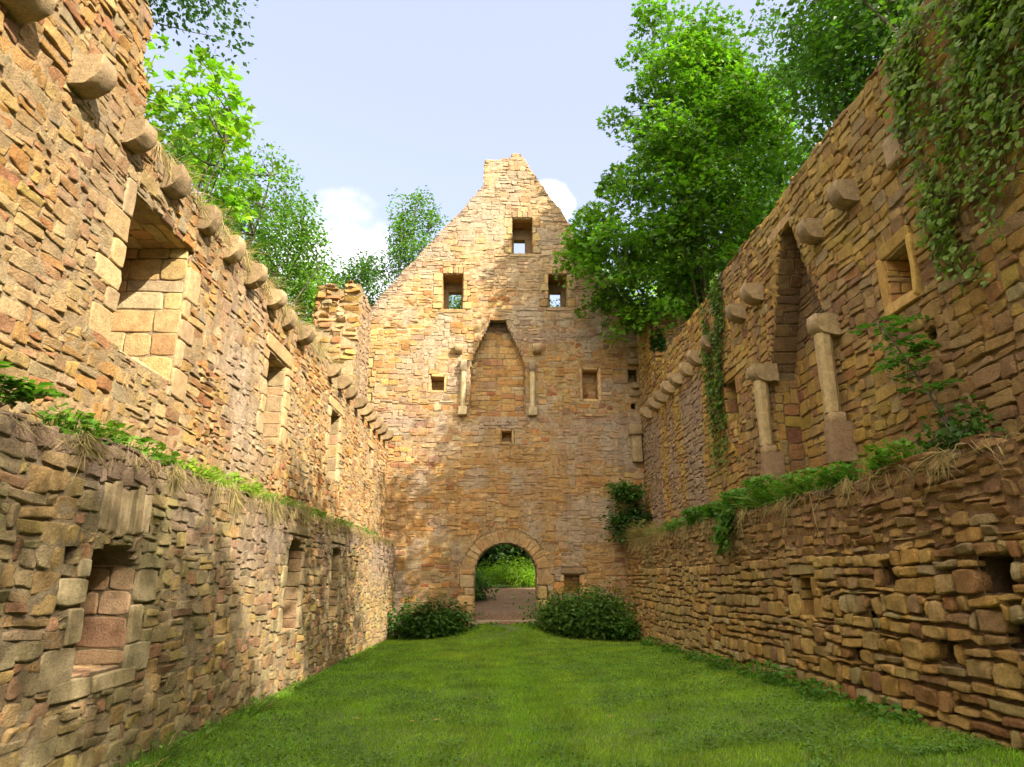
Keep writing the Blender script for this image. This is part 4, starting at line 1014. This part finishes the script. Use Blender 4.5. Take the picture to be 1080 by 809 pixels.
bush('shrub', 'dense dark green shrub at the gable foot, left of the doorway', (-1.85, 20.45, .02), (1.1, .6), 1.0, 5200, .12, rg(601), (.040, .105, .014), stems=30)
bush('shrub', 'broad grass-green shrub heap at the gable foot, right of the doorway', (2.5, 20.3, .03), (1.3, .8), 1.35, 12000, .10, rg(602), (.062, .140, .020), stems=60, up=.6)
bush('shrub', 'small leafy shrub in the corner below the right ledge, beside the broad shrub heap', (3.55, 19.6, .02), (.4, .5), .62, 1300, .10, rg(603), (.050, .13, .016), stems=14)
bush('shrub', 'dark shrub growing from the gable stones above the right ledge corner', (4.05, 20.75, 2.75), (.75, .5), 1.1, 2400, .13, rg(604), (.034, .085, .016), stems=24, yel=.1)
bush('shrub', 'brighter leafy shoots at the top of the ledge corner shrub', (4.0, 20.8, 3.9), (.6, .4), .7, 900, .12, rg(605), (.055, .14, .018), stems=14)
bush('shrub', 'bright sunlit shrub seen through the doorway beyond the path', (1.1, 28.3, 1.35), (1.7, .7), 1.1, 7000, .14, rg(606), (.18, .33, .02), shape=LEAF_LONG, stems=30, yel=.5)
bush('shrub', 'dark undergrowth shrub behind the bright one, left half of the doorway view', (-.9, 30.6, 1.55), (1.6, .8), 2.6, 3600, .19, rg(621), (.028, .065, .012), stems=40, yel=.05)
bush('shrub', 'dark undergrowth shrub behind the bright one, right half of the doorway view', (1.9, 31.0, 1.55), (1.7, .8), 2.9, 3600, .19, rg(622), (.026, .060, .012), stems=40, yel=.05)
bush('shrub', 'darker shrub at the left edge of the path behind the doorway', (-.75, 24.4, .9), (.6, .6), 1.0, 1500, .13, rg(607), (.06, .14, .02), stems=16)
bush('shrub', 'dark bramble bush on the right ledge with a sapling behind it', (4.35, 6.15, 2.72), (.22, .45), .45, 520, .075, rg(608), (.045, .105, .018), stems=16, yel=.05)
bush('shrub', 'dark ivy-like tuft hanging on the broken end of the right wall', (4.75, 18.95, 8.1), (.16, .25), .7, 600, .11, rg(609), (.030, .08, .016), stems=10, yel=.05)
bush('shrub', 'dark tuft growing on top of the broken end of the right wall', (5.25, 19.4, 9.25), (.35, .3), .8, 800, .11, rg(610), (.035, .085, .016), stems=12, yel=.05)

# ---- feathery sapling on the right ledge
def sapling():
    rng = rg(611); base = np.array([4.5, 6.35, 2.75]); root = empty('sapling', 'feathery-leaved sapling rising from the right ledge in front of the stones', 'sapling', base)
    acc = Acc(); top = base + np.array([-.28, .75, 1.75]); st = bez(base, base + np.array([-.25, .2, 1.0]), top, 10); tube(acc, st, np.linspace(.018, .005, 10), 5)
    lf = Acc()
    for k in range(26):
        s = st[rng.integers(3, 10)]; a = rng.uniform(0, 6.28); d = np.array([.45 * math.cos(a), math.sin(a), rng.uniform(-.1, .45)]) ; L_ = rng.uniform(.25, .5)
        e = s + unit(d) * L_ + [0, 0, -.06]; b = bez(s, (s + e) / 2 + [0, 0, .08], e, 9); tube(acc, b, .003, 3)
        for sg in (-1, 1):
            P = b[2:]; sd = unit(np.cross(e - s, [0, 0, 1.])) * sg
            leaves(lf, P, np.tile([0, 0, 1.], (7, 1)) + .25 * rng.normal(size=(7, 3)), np.tile(sd + .3 * unit(e - s), (7, 1)), np.full(7, .085), green(7, rng, (.055, .15, .02), .2, .2), LEAF_RHOMB)
    o = acc.build('stem', M_BARK, root); shift(o, base); o = lf.build('foliage', M_LEAF, root, False); shift(o, base)
sapling()

# ---- ferny tuft at the photo's left edge, on the ledge
def fern(label, base, seed, n=16, L0=.42):
    rng = rg(seed); base = np.array(base, float); root = empty('fern', label, 'fern', base); lf = Acc(); st = Acc()
    for k in range(n):
        a = rng.uniform(0, 6.28); d = np.array([math.cos(a), math.sin(a), rng.uniform(.3, 1.0)]); e = base + unit(d) * L0 * rng.uniform(.6, 1.2); e[2] += .02
        b = bez(base, (base + e) / 2 + [0, 0, .12], e, 11); tube(st, b, np.linspace(.004, .002, 11), 3)
        for sg in (-1, 1):
            P = b[2:]; m = len(P); sd = unit(np.cross(e - base, [0, 0, 1.])) * sg; sz = .10 * np.sin(np.linspace(.7, 3.0, m)) + .02
            leaves(lf, P, np.tile([0, 0, 1.], (m, 1)) + .2 * rng.normal(size=(m, 3)), np.tile(sd + .5 * unit(e - base), (m, 1)), sz, green(m, rng, (.08, .19, .02), .2, .15), LEAF_RHOMB)
    o = st.build('stem', M_BARK, root); shift(o, base); o = lf.build('frond', M_LEAF, root, False); shift(o, base)
fern('dark green fern on the left ledge, at the very left edge of the photo', (-3.42, 4.62, 2.72), 612)

# ---- leafy weeds and grass tufts
def tuft(name, label, base, rng, r, h, nb, nl, col, lsize=.10, group=None, lean=(0, 0), cat='weeds', dry=0.0, shape=LEAF_RHOMB):
    base = np.array(base, float); root = empty(name, label, cat, base, group); acc = Acc()
    if nb:
        a = rng.uniform(0, 6.28, nb); q = np.sqrt(rng.random(nb)); P0 = base + np.stack([r[0] * q * np.cos(a), r[1] * q * np.sin(a), np.zeros(nb)], 1)
        dr = np.stack([np.cos(a) * .6 + lean[0], np.sin(a) * .6 + lean[1], np.ones(nb) * rng.uniform(.5, 1.6, nb)], 1) + .35 * rng.normal(size=(nb, 3))
        hh = h * rng.uniform(.5, 1.2, nb); c = green(nb, rng, col, .3, .35)
        dm = rng.random((nb, 1)) < dry; c = np.where(dm, np.array((.34, .25, .10)) * rng.uniform(.7, 1.2, (nb, 1)), c)
        blade(acc, P0, unit(dr) * hh[:, None], .012 * rng.uniform(.5, 1.2, nb), c, bend=.35 * hh)
    if nl:
        i = rng.random(nl); a = rng.uniform(0, 6.28, nl); q = np.sqrt(rng.random(nl))
        P = base + np.stack([r[0] * q * np.cos(a) + lean[0] * i * h, r[1] * q * np.sin(a) + lean[1] * i * h, h * i * .8], 1)
        o = unit(P - base + [0, 0, .05])
        leaves(acc, P, unit([0, 0, .9] + .5 * o + .45 * rng.normal(size=(nl, 3))), unit(o + .6 * rng.normal(size=(nl, 3))), lsize * rng.uniform(.5, 1.3, nl), green(nl, rng, col, .28, .3), shape)
    o = acc.build('foliage', M_GRASS if nb > nl else M_LEAF, root, False); shift(o, base); return root

def blade(acc, P0, D, w, c, bend):
    """curved blades: base pair, middle pair, tip"""
    n = len(P0); side = unit(np.cross(D, np.array([0, 0, 1.]) + .01) + .3 * RNG.normal(size=(n, 3))); side -= 0
    hz = D * [1, 1, 0]; hz = np.where(np.linalg.norm(hz, axis=1, keepdims=True) > 1e-6, unit(hz), 0)
    m = P0 + D * .55 + hz * (bend * .08)[:, None]; t = P0 + D * [1, 1, .9] + hz * (bend * .5)[:, None] - [0, 0, 1] * (bend * .25)[:, None]
    w = w[:, None] / 2
    V = np.stack([P0 - side * w, P0 + side * w, m + side * w * .8, m - side * w * .8, t], 1)
    F = np.array([[0, 1, 2], [0, 2, 3], [3, 2, 4]]); T = (F[None] + (np.arange(n) * 5)[:, None, None]).reshape(-1, 3)
    acc.add(V.reshape(-1, 3), None, T, np.repeat(c, 5, 0))

GW = (.080, .185, .016); GY = (.16, .28, .02)
lx = lambda u: -3.35 + .01643 * u
n_ = 0
for u, r, h, nb, nl, col, lb in (
    (5.6, .5, .20, 260, 160, GW, 'leafy dandelion patch on the left ledge above the arched window hole'),
    (6.6, .5, .17, 320, 110, (.075, .18, .016), 'low green grass patch on the left ledge below the big niche'),
    (7.7, .6, .18, 420, 60, GY, 'sunlit yellow-green grass patch on the left ledge past the big niche'),
    (9.0, .7, .20, 480, 90, GY, 'brightest grass patch on the left ledge, where the sunbeam falls'),
    (10.6, .8, .16, 420, 60, (.10, .2, .02), 'grass patch on the left ledge above the first slit window'),
    (12.4, .9, .16, 420, 40, (.09, .18, .02), 'grass patch on the left ledge between the two slit windows'),
    (14.6, 1.0, .15, 420, 40, (.075, .16, .02), 'thin grass patch on the left ledge past the second slit window'),
    (17.4, 1.4, .14, 420, 40, (.07, .15, .02), 'far grass patch on the left ledge towards the gable')):
    tuft('grass_tuft', lb, (lx(u) - .14, u, 2.69), rg(700 + n_), (.13, r), h * 1.2, nb, int(nl * 1.6), col, .09, 'grass patches along the left ledge', (.18, 0), 'grass', .15); n_ += 1
for u, r, h, nb, nl, col, lb in (
    (6.9, .35, .26, 160, 160, GW, 'weeds on the right ledge just left of the dark bramble'),
    (8.1, .4, .22, 200, 200, (.06, .165, .016), 'low weeds at the foot of the near fireplace column'),
    (9.2, .5, .30, 420, 160, (.07, .18, .018), 'tall grass between the two fireplace columns'),
    (10.2, .45, .40, 360, 260, (.065, .17, .018), 'tallest bright weeds in front of the far fireplace column'),
    (11.4, .5, .34, 220, 420, (.052, .15, .016), 'bushy weeds spilling over the right ledge past the far fireplace column'),
    (12.6, .55, .26, 220, 380, (.045, .13, .016), 'dark leafy weeds on the right ledge under the small square window'),
    (13.9, .6, .30, 180, 420, (.045, .125, .015), 'leafy weeds on the right ledge at the foot of the ivy strip'),
    (15.6, .8, .22, 420, 160, (.06, .15, .02), 'grass and weeds on the right ledge past the ivy strip'),
    (17.6, .9, .20, 420, 60, (.075, .16, .03), 'thin grass on the right ledge near the gable corner'),
    (19.3, .8, .5, 520, 60, (.13, .14, .05), 'tall dry grass where the right ledge meets the gable')):
    tuft('weed_patch', lb, (4.0 + .16, u, 2.69), rg(700 + n_), (.16, r), h * 1.25, nb, int(nl * 2), tuple(np.array(col) * 1.25), .085, 'weeds along the right ledge', (-.4, 0), 'weeds', .12 if u < 17 else .5); n_ += 1
for i, (u, h, lb) in enumerate(((7.2, .16, 'low weeds at the foot of the right wall below the largest square hole'), (8.6, .2, 'weeds at the foot of the right wall under its small window'), (9.7, .34, 'tallest weed clump at the foot of the right wall'), (10.7, .22, 'leafy weeds at the foot of the right wall past the tallest clump'),
                  (12.2, .3, 'broad weed clump at the foot of the right wall, halfway along'), (13.6, .22, 'weeds at the foot of the right wall beyond the broad clump'), (15.6, .2, 'sparse weeds at the foot of the right wall in the rear half'), (17.6, .26, 'weeds at the foot of the right wall close to the corner shrub'))):
    tuft('weed_clump', lb, (3.86, u, float(gz(3.86, u))), rg(740 + i), (.22, .5), h, 130, 170, (.060, .160, .016), .085, 'weeds along the foot of the right wall', (-.35, 0))
for i, (u, h, lb) in enumerate(((6.9, .3, 'tall grass tuft at the foot of the left wall, nearest the viewer'), (8.3, .16, 'short grass fringe at the foot of the left wall past the arched hole'), (9.6, .2, 'sunlit grass tuft at the foot of the left wall before the slit windows'), (11.6, .14, 'grass fringe at the foot of the left wall under the slit windows'), (15.0, .16, 'grass fringe at the foot of the left wall in its rear half'))):
    tuft('grass_fringe', lb, (lx(u) + .14, u, float(gz(-3, u))), rg(760 + i), (.15, .6), h, 260, 30, (.08, .17, .02), .07, 'grass along the foot of the left wall', (.2, 0), 'grass', .1)

# ---- dry grass on wall tops and hanging from the ledges: nobody could count the stalks
def dry_grass():
    rng = rg(780); acc = Acc()
    def strand(P0, D, w, n_c):
        c = np.array((.36, .28, .13)) * rng.uniform(.55, 1.15, (len(P0), 1)); c[:, 1] *= rng.uniform(.92, 1.12, len(P0)); blade(acc, P0, D, w, c, np.linalg.norm(D, axis=1) * .8)
    # wall top, left
    n = 1500; u = rng.uniform(6.05, 15.8, n); u = u + .25 * np.sin(u * 6); P = np.stack([lx(u) - .35 - rng.uniform(-.02, .3, n), u, 6.02 + .03 * rng.normal(size=n)], 1)
    strand(P, np.stack([rng.uniform(-.1, .25, n), .12 * rng.normal(size=n), rng.uniform(.06, .26, n)], 1), np.full(n, .008), 0)
    n = 700; u = rng.uniform(6.2, 13, n); P = np.stack([lx(u) - .31, u, 6.0 + .03 * rng.normal(size=n)], 1)
    strand(P, np.stack([rng.uniform(.02, .10, n), .10 * rng.normal(size=n), -rng.uniform(.08, .45, n)], 1), np.full(n, .008), 0)
    # hanging over both low walls
    n = 2600; u = rng.uniform(4.2, 20.5, n); u = u + .3 * np.sin(u * 4.1); P = np.stack([lx(u) + .03, u, 2.66 + .04 * rng.normal(size=n)], 1)
    L_ = rng.gamma(2, .07, n) * (.6 + .9 * np.exp(-((u - 9.3) / 1.8) ** 2)); strand(P, np.stack([rng.uniform(.0, .07, n), .10 * rng.normal(size=n), -L_], 1), np.full(n, .007), 0)
    n = 1400; u = rng.uniform(4.6, 20.5, n); u = u + .3 * np.sin(u * 3.7); P = np.stack([np.full(n, 3.97), u, 2.67 + .04 * rng.normal(size=n)], 1)
    strand(P, np.stack([-rng.uniform(.0, .08, n), .12 * rng.normal(size=n), -rng.gamma(2, .075, n)], 1), np.full(n, .007), 0)
    n = 700; u = rng.uniform(16.5, 20.8, n); P = np.stack([rng.uniform(3.9, 4.3, n), u, np.full(n, 2.7)], 1)
    strand(P, np.stack([-rng.uniform(.0, .25, n), .15 * rng.normal(size=n), rng.uniform(-.5, .45, n)], 1), np.full(n, .010), 0)
    tag(acc.build('dry_grass', M_GRASS, None, False), 'straw-coloured dry grass and roots trailing over wall tops and ledges', 'dry grass', kind='stuff')
dry_grass()

def bramble(label, base, end, seed):
    acc = Acc(); b = np.array(base, float); e = np.array(end, float); tube(acc, bez(b, (b + e) / 2 + [-.12, 0, .12], e, 9) + .01 * rg(seed).normal(size=(9, 3)), np.linspace(.009, .004, 9), 4, (.3, .24, .13))
    tag(acc.build('dry_stalk', M_GRASS, None, True), label, 'stalk', 'dry stalks on the right ledge')
bramble('pale dry stalk leaning across the right ledge, the longer of two', (4.0, 5.85, 2.7), (3.86, 6.45, 2.36), 1)
bramble('pale dry stalk hanging steeply off the right ledge, the shorter of two', (4.0, 5.62, 2.72), (3.9, 5.78, 2.38), 2)

# ---- ivy
def ivy(label, frame, starts, rng, length, size, col, step=.055, side=.55, dens=2.2, spread=.05, lift=.05):
    O, U, V, Nn = frame; base = O + starts[0][0] * U + starts[0][1] * V
    root = empty('ivy', label, 'ivy', base); st = Acc(); lf = Acc(); PP = []
    for (u, v) in starts:
        n = int(rng.uniform(*length) / step); a = 0; pts = []
        for k in range(n):
            a = .86 * a + .35 * rng.normal(); u += step * side * math.sin(a) ; v -= step * (.55 + .45 * math.cos(a))
            pts.append((u, v, .02 + .5 * lift * (1 + math.sin(k * .3 + u))))
        pts = np.array(pts); 
        if len(pts) < 4: continue
        W = O + pts[:, :1] * U + pts[:, 1:2] * V + pts[:, 2:] * Nn; tube(st, W, np.linspace(.008, .003, len(W)), 3); PP.append(pts)
    PP = np.concatenate(PP); i = rng.integers(0, len(PP), int(len(PP) * dens)); n = len(i); q = PP[i] + np.stack([spread * rng.normal(size=n), spread * rng.normal(size=n), lift * np.abs(rng.normal(size=n)) + .02], 1)
    P = O + q[:, :1] * U + q[:, 1:2] * V + q[:, 2:] * Nn
    leaves(lf, P, unit(Nn * .8 + V * .45 + .42 * rng.normal(size=(n, 3))), unit(-V + .5 * rng.normal(size=(n, 3))), size * rng.uniform(.5, 1.25, n), green(n, rng, col, .3, .35), LEAF_IVY)
    o = st.build('stem', M_BARK, root); shift(o, base); o = lf.build('foliage', M_LEAF, root, False); shift(o, base); return root
rng = rg(801)
starts = [(rng.uniform(4.4, 6.55), 7.75 - rng.random() ** 2 * 1.2) for _ in range(46)] + [(rng.uniform(4.6, 5.9), rng.uniform(5.8, 7.2)) for _ in range(22)] + [(rng.uniform(5.9, 6.35), rng.uniform(5.5, 6.3)) for _ in range(9)]
ivy('large ivy curtain hanging over the top of the right wall in the upper right corner', F_RU, starts, rg(802), (.4, 1.8), .068, (.135, .225, .032), dens=3.4, spread=.065, lift=.07)
starts = [(rng.uniform(12.9, 14.0), 7.6 - rng.random() * 1.4) for _ in range(18)] + [(rng.uniform(13.3, 14.3), rng.uniform(4.8, 6.5)) for _ in range(13)] + [(rng.uniform(12.7, 13.3), 7.75) for _ in range(8)]
ivy('narrow ivy strip climbing the right wall between the corbels and the ledge', F_RU, starts, rg(803), (.5, 2.0), .075, (.085, .155, .022), side=.35, dens=2.2, spread=.06, lift=.05)
starts = [(7.6 + .3 * rng.random(), 2.7) for _ in range(3)] + [(11.2 + .6 * rng.random(), 2.75) for _ in range(8)]
ivy('leafy trailer spilling down the low right wall below the far fireplace column', F_RL, starts[3:], rg(804), (.3, .8), .09, (.05, .13, .016), dens=4, lift=.08)

# ================================================================= lawn grass
def grass():
    rng = rg(901); acc = Acc()
    n = 360000
    y = 4.2 + 17.3 * rng.random(n) ** 1.25; x = rng.uniform(-3.35, 4.05, n); z = gz(x, y)
    keep = (y < 20.9) | (np.abs(x - .33) > .5); keep &= ~((np.abs(x - .33 + .2 * np.sin(y * 5)) < .32 * sstep(18.9, 20.6, y)))
    x, y, z = x[keep], y[keep], z[keep]; n = len(x)
    p = vnoise(x * 1.1, y * 1.1, 0, 5); p2 = vnoise(x * .45, y * .25, 0, 6); tr = np.exp(-((x - .35) / .55) ** 2)
    edge = sstep(.8, 0, np.minimum(x + 3.3, 4.0 - x))
    h = (.036 + .014 * p + .02 * edge) * rng.uniform(.6, 1.35, n) * (1 + .25 * tr)
    a = rng.uniform(0, 6.28, n); ln = rng.uniform(.1, .9, n)
    D = np.stack([np.cos(a) * ln, np.sin(a) * ln, np.ones(n)], 1) * h[:, None]
    c = np.array((.17, .32, .02)) * rng.uniform(.65, 1.3, (n, 1)); yl = np.clip(.45 + .6 * p2 + .4 * p - .6 * tr, 0, 1)[:, None] * rng.random((n, 1))
    c = c * (1 - yl) + np.array((.30, .36, .04)) * yl
    c = c * (1 + .045 * np.sign(np.sin(x * 6.6 + .25 * np.sin(y * .7))) * sstep(.1, .5, np.abs(np.sin(x * 6.6))))[:, None]
    dead = rng.random(n) < .03 + .14 * sstep(.25, .7, p) * sstep(.1, .5, p2) + .25 * np.exp(-((x - .33) / .4) ** 2) * sstep(17.5, 20.5, y); c[dead] = np.array((.24, .19, .07)) * rng.uniform(.7, 1.1, (dead.sum(), 1))
    side = np.stack([-np.sin(a + .8), np.cos(a + .8), np.zeros(n)], 1) * (.0042 * rng.uniform(.7, 1.5, n) * (1 + .05 * (y - 6)))[:, None]
    P0 = np.stack([x, y, z - .004], 1); V = np.stack([P0 - side, P0 + side, P0 + D], 1)
    acc.add(V.reshape(-1, 3), None, np.arange(n * 3).reshape(-1, 3), np.repeat(c, 3, 0))
    tag(acc.build('lawn_grass', M_GRASS, None, False), 'short mown green grass covering the floor of the ruin', 'grass', kind='stuff')
    acc = Acc(); n = 60000
    y = 5.7 + 13 * rng.random(n) ** 1.5; x = rng.uniform(-3.2, 3.95, n)
    cl = vnoise(x * 1.7, y * 1.7, 0, 15) + .5 * vnoise(x * 5, y * 5, 0, 16) + .35 * (np.abs(x - .3) - 1.2); k = cl > .05; x, y = x[k], y[k]; n = len(x)
    P = np.stack([x, y, gz(x, y) + rng.uniform(.012, .05, n)], 1)
    leaves(acc, P, unit(np.array([0, 0, 1.]) + .38 * rng.normal(size=(n, 3))), rng.normal(size=(n, 3)), .028 * rng.uniform(.6, 1.5, n), green(n, rng, (.075, .165, .028), .3, .2), LEAF_RHOMB)
    tag(acc.build('clover', M_LEAF_DULL, None, False), 'clover and small flat weeds mixed into the lawn', 'clover', kind='stuff')
grass()
def fallen():
    rng = rg(905)
    for k in range(16):
        x, y = rng.uniform(-2, 3.6), rng.uniform(6.8, 12.5); acc = Acc()
        leaves(acc, np.array([[0, 0, 0.]]), np.array([[.2 * rng.normal(), .2 * rng.normal(), 1]]), rng.normal(size=(1, 3)), np.array([.075]), np.array([[.30, .22, .05]]) * rng.uniform(.7, 1.3), LEAF_LOBED)
        o = acc.build('fallen_leaf', M_LEAF_DULL, None, False); o.location = (x, y, float(gz(x, y)) + .05); tag(o, 'small yellowed leaf lying on the mown grass', 'leaf', 'fallen leaves on the lawn')
fallen()

# cumulus: a bank to the north-north-west and a smaller one right of the gable
CLOUDS = [((-.275, 1, .44), .976, .9985), ((.085, 1, .595), .9983, .99990), ((-.20, 1, .40), .986, .9990)]

# ================================================================= camera, light, sky
cam_d = bpy.data.cameras.new('camera'); cam_d.lens = 24.0; cam_d.sensor_width = 36; cam_d.sensor_fit = 'HORIZONTAL'; cam_d.clip_end = 2000; cam_d.clip_start = .05
cam = bpy.data.objects.new('camera', cam_d); COL.objects.link(cam); cam.location = (0, 0, 1.6)
cam.rotation_euler = (R(90 + 16.077), 0, R(-1.376)); S.camera = cam

SUN = Vector((1.0, -1.0, 1.0)).normalized()
EL = math.asin(SUN.z); AZ = math.atan2(SUN.x, SUN.y)
sd = bpy.data.lights.new('sun', 'SUN'); sd.energy = 4.1; sd.angle = R(.5); sd.color = (1.0, .91, .77)
so = bpy.data.objects.new('sun', sd); COL.objects.link(so); so.location = SUN * 60
so.rotation_euler = SUN.to_track_quat('Z', 'Y').to_euler()

wd = bpy.data.worlds.new('World'); S.world = wd; wd.use_nodes = True
nt = wd.node_tree; nt.nodes.clear(); N = nt.nodes; L = nt.links
wo = N.new('ShaderNodeOutputWorld'); bg = N.new('ShaderNodeBackground'); L.new(bg.outputs[0], wo.inputs[0]); bg.inputs[1].default_value = .15
sk = N.new('ShaderNodeTexSky'); sk.sky_type = 'NISHITA'; sk.sun_disc = False; sk.sun_elevation = EL; sk.sun_rotation = AZ
sk.air_density = 1.0; sk.dust_density = 2.5; sk.ozone_density = 1.0
tc = N.new('ShaderNodeTexCoord')
# thin high veil that whitens the blue
veil = N.new('ShaderNodeMix'); veil.data_type = 'RGBA'; veil.inputs[0].default_value = .62
L.new(sk.outputs[0], veil.inputs[6]); veil.inputs[7].default_value = (1.84, 1.84, 2.42, 1)
# cumulus banks low in the sky
nz = N.new('ShaderNodeTexNoise'); nz.inputs['Scale'].default_value = 5.5; nz.inputs['Detail'].default_value = 9; nz.inputs['Roughness'].default_value = .55
mp = N.new('ShaderNodeMapping'); mp.inputs['Scale'].default_value = (1, 1, 1.7); mp.inputs['Location'].default_value = (.3, .1, .2)
L.new(tc.outputs['Generated'], mp.inputs[0]); L.new(mp.outputs[0], nz.inputs['Vector'])
def bank(d, c0, c1):
    v = N.new('ShaderNodeVectorMath'); v.operation = 'DOT_PRODUCT'; v.inputs[1].default_value = Vector(d).normalized()
    L.new(tc.outputs['Generated'], v.inputs[0])
    m = N.new('ShaderNodeMapRange'); m.inputs[1].default_value = c0; m.inputs[2].default_value = c1; m.inputs[3].default_value = -.6; m.inputs[4].default_value = .34
    L.new(v.outputs['Value'], m.inputs[0]); return m.outputs[0]
banks = [bank(b, c0, c1) for b, c0, c1 in CLOUDS]
mx = banks[0]
for b in banks[1:]:
    q = N.new('ShaderNodeMath'); q.operation = 'MAXIMUM'; L.new(mx, q.inputs[0]); L.new(b, q.inputs[1]); mx = q.outputs[0]
ad = N.new('ShaderNodeMath'); ad.operation = 'ADD'; L.new(nz.outputs[0], ad.inputs[0]); L.new(mx, ad.inputs[1])
cm = N.new('ShaderNodeMapRange'); cm.inputs[1].default_value = .46; cm.inputs[2].default_value = .74; cm.interpolation_type = 'SMOOTHSTEP'
L.new(ad.outputs[0], cm.inputs[0])
cl = N.new('ShaderNodeMix'); cl.data_type = 'RGBA'; L.new(cm.outputs[0], cl.inputs[0]); L.new(veil.outputs[2], cl.inputs[6]); cl.inputs[7].default_value = (3.9, 3.85, 4.1, 1)
# added bright patch, unseen overhead and behind the viewer, to lift the shade
zv = N.new('ShaderNodeVectorMath'); zv.operation = 'DOT_PRODUCT'; zv.inputs[1].default_value = Vector((.1, -.55, .85)).normalized()
L.new(tc.outputs['Generated'], zv.inputs[0])
zm = N.new('ShaderNodeMapRange'); zm.inputs[1].default_value = .45; zm.inputs[2].default_value = .85; zm.interpolation_type = 'SMOOTHSTEP'; L.new(zv.outputs['Value'], zm.inputs[0])
zc = N.new('ShaderNodeMix'); zc.data_type = 'RGBA'; L.new(zm.outputs[0], zc.inputs[0]); L.new(cl.outputs[2], zc.inputs[6]); zc.inputs[7].default_value = (10.5, 9.4, 7.8, 1)
L.new(zc.outputs[2], bg.inputs[0])

S.view_settings.view_transform = 'Standard'; S.view_settings.look = 'None'; S.view_settings.gamma = 1; S.view_settings.use_curve_mapping = False
S.view_settings.exposure = 1.68
S.render.engine = 'CYCLES'
S.cycles.max_bounces = 8; S.cycles.diffuse_bounces = 5; S.cycles.transmission_bounces = 4; S.cycles.transparent_max_bounces = 4
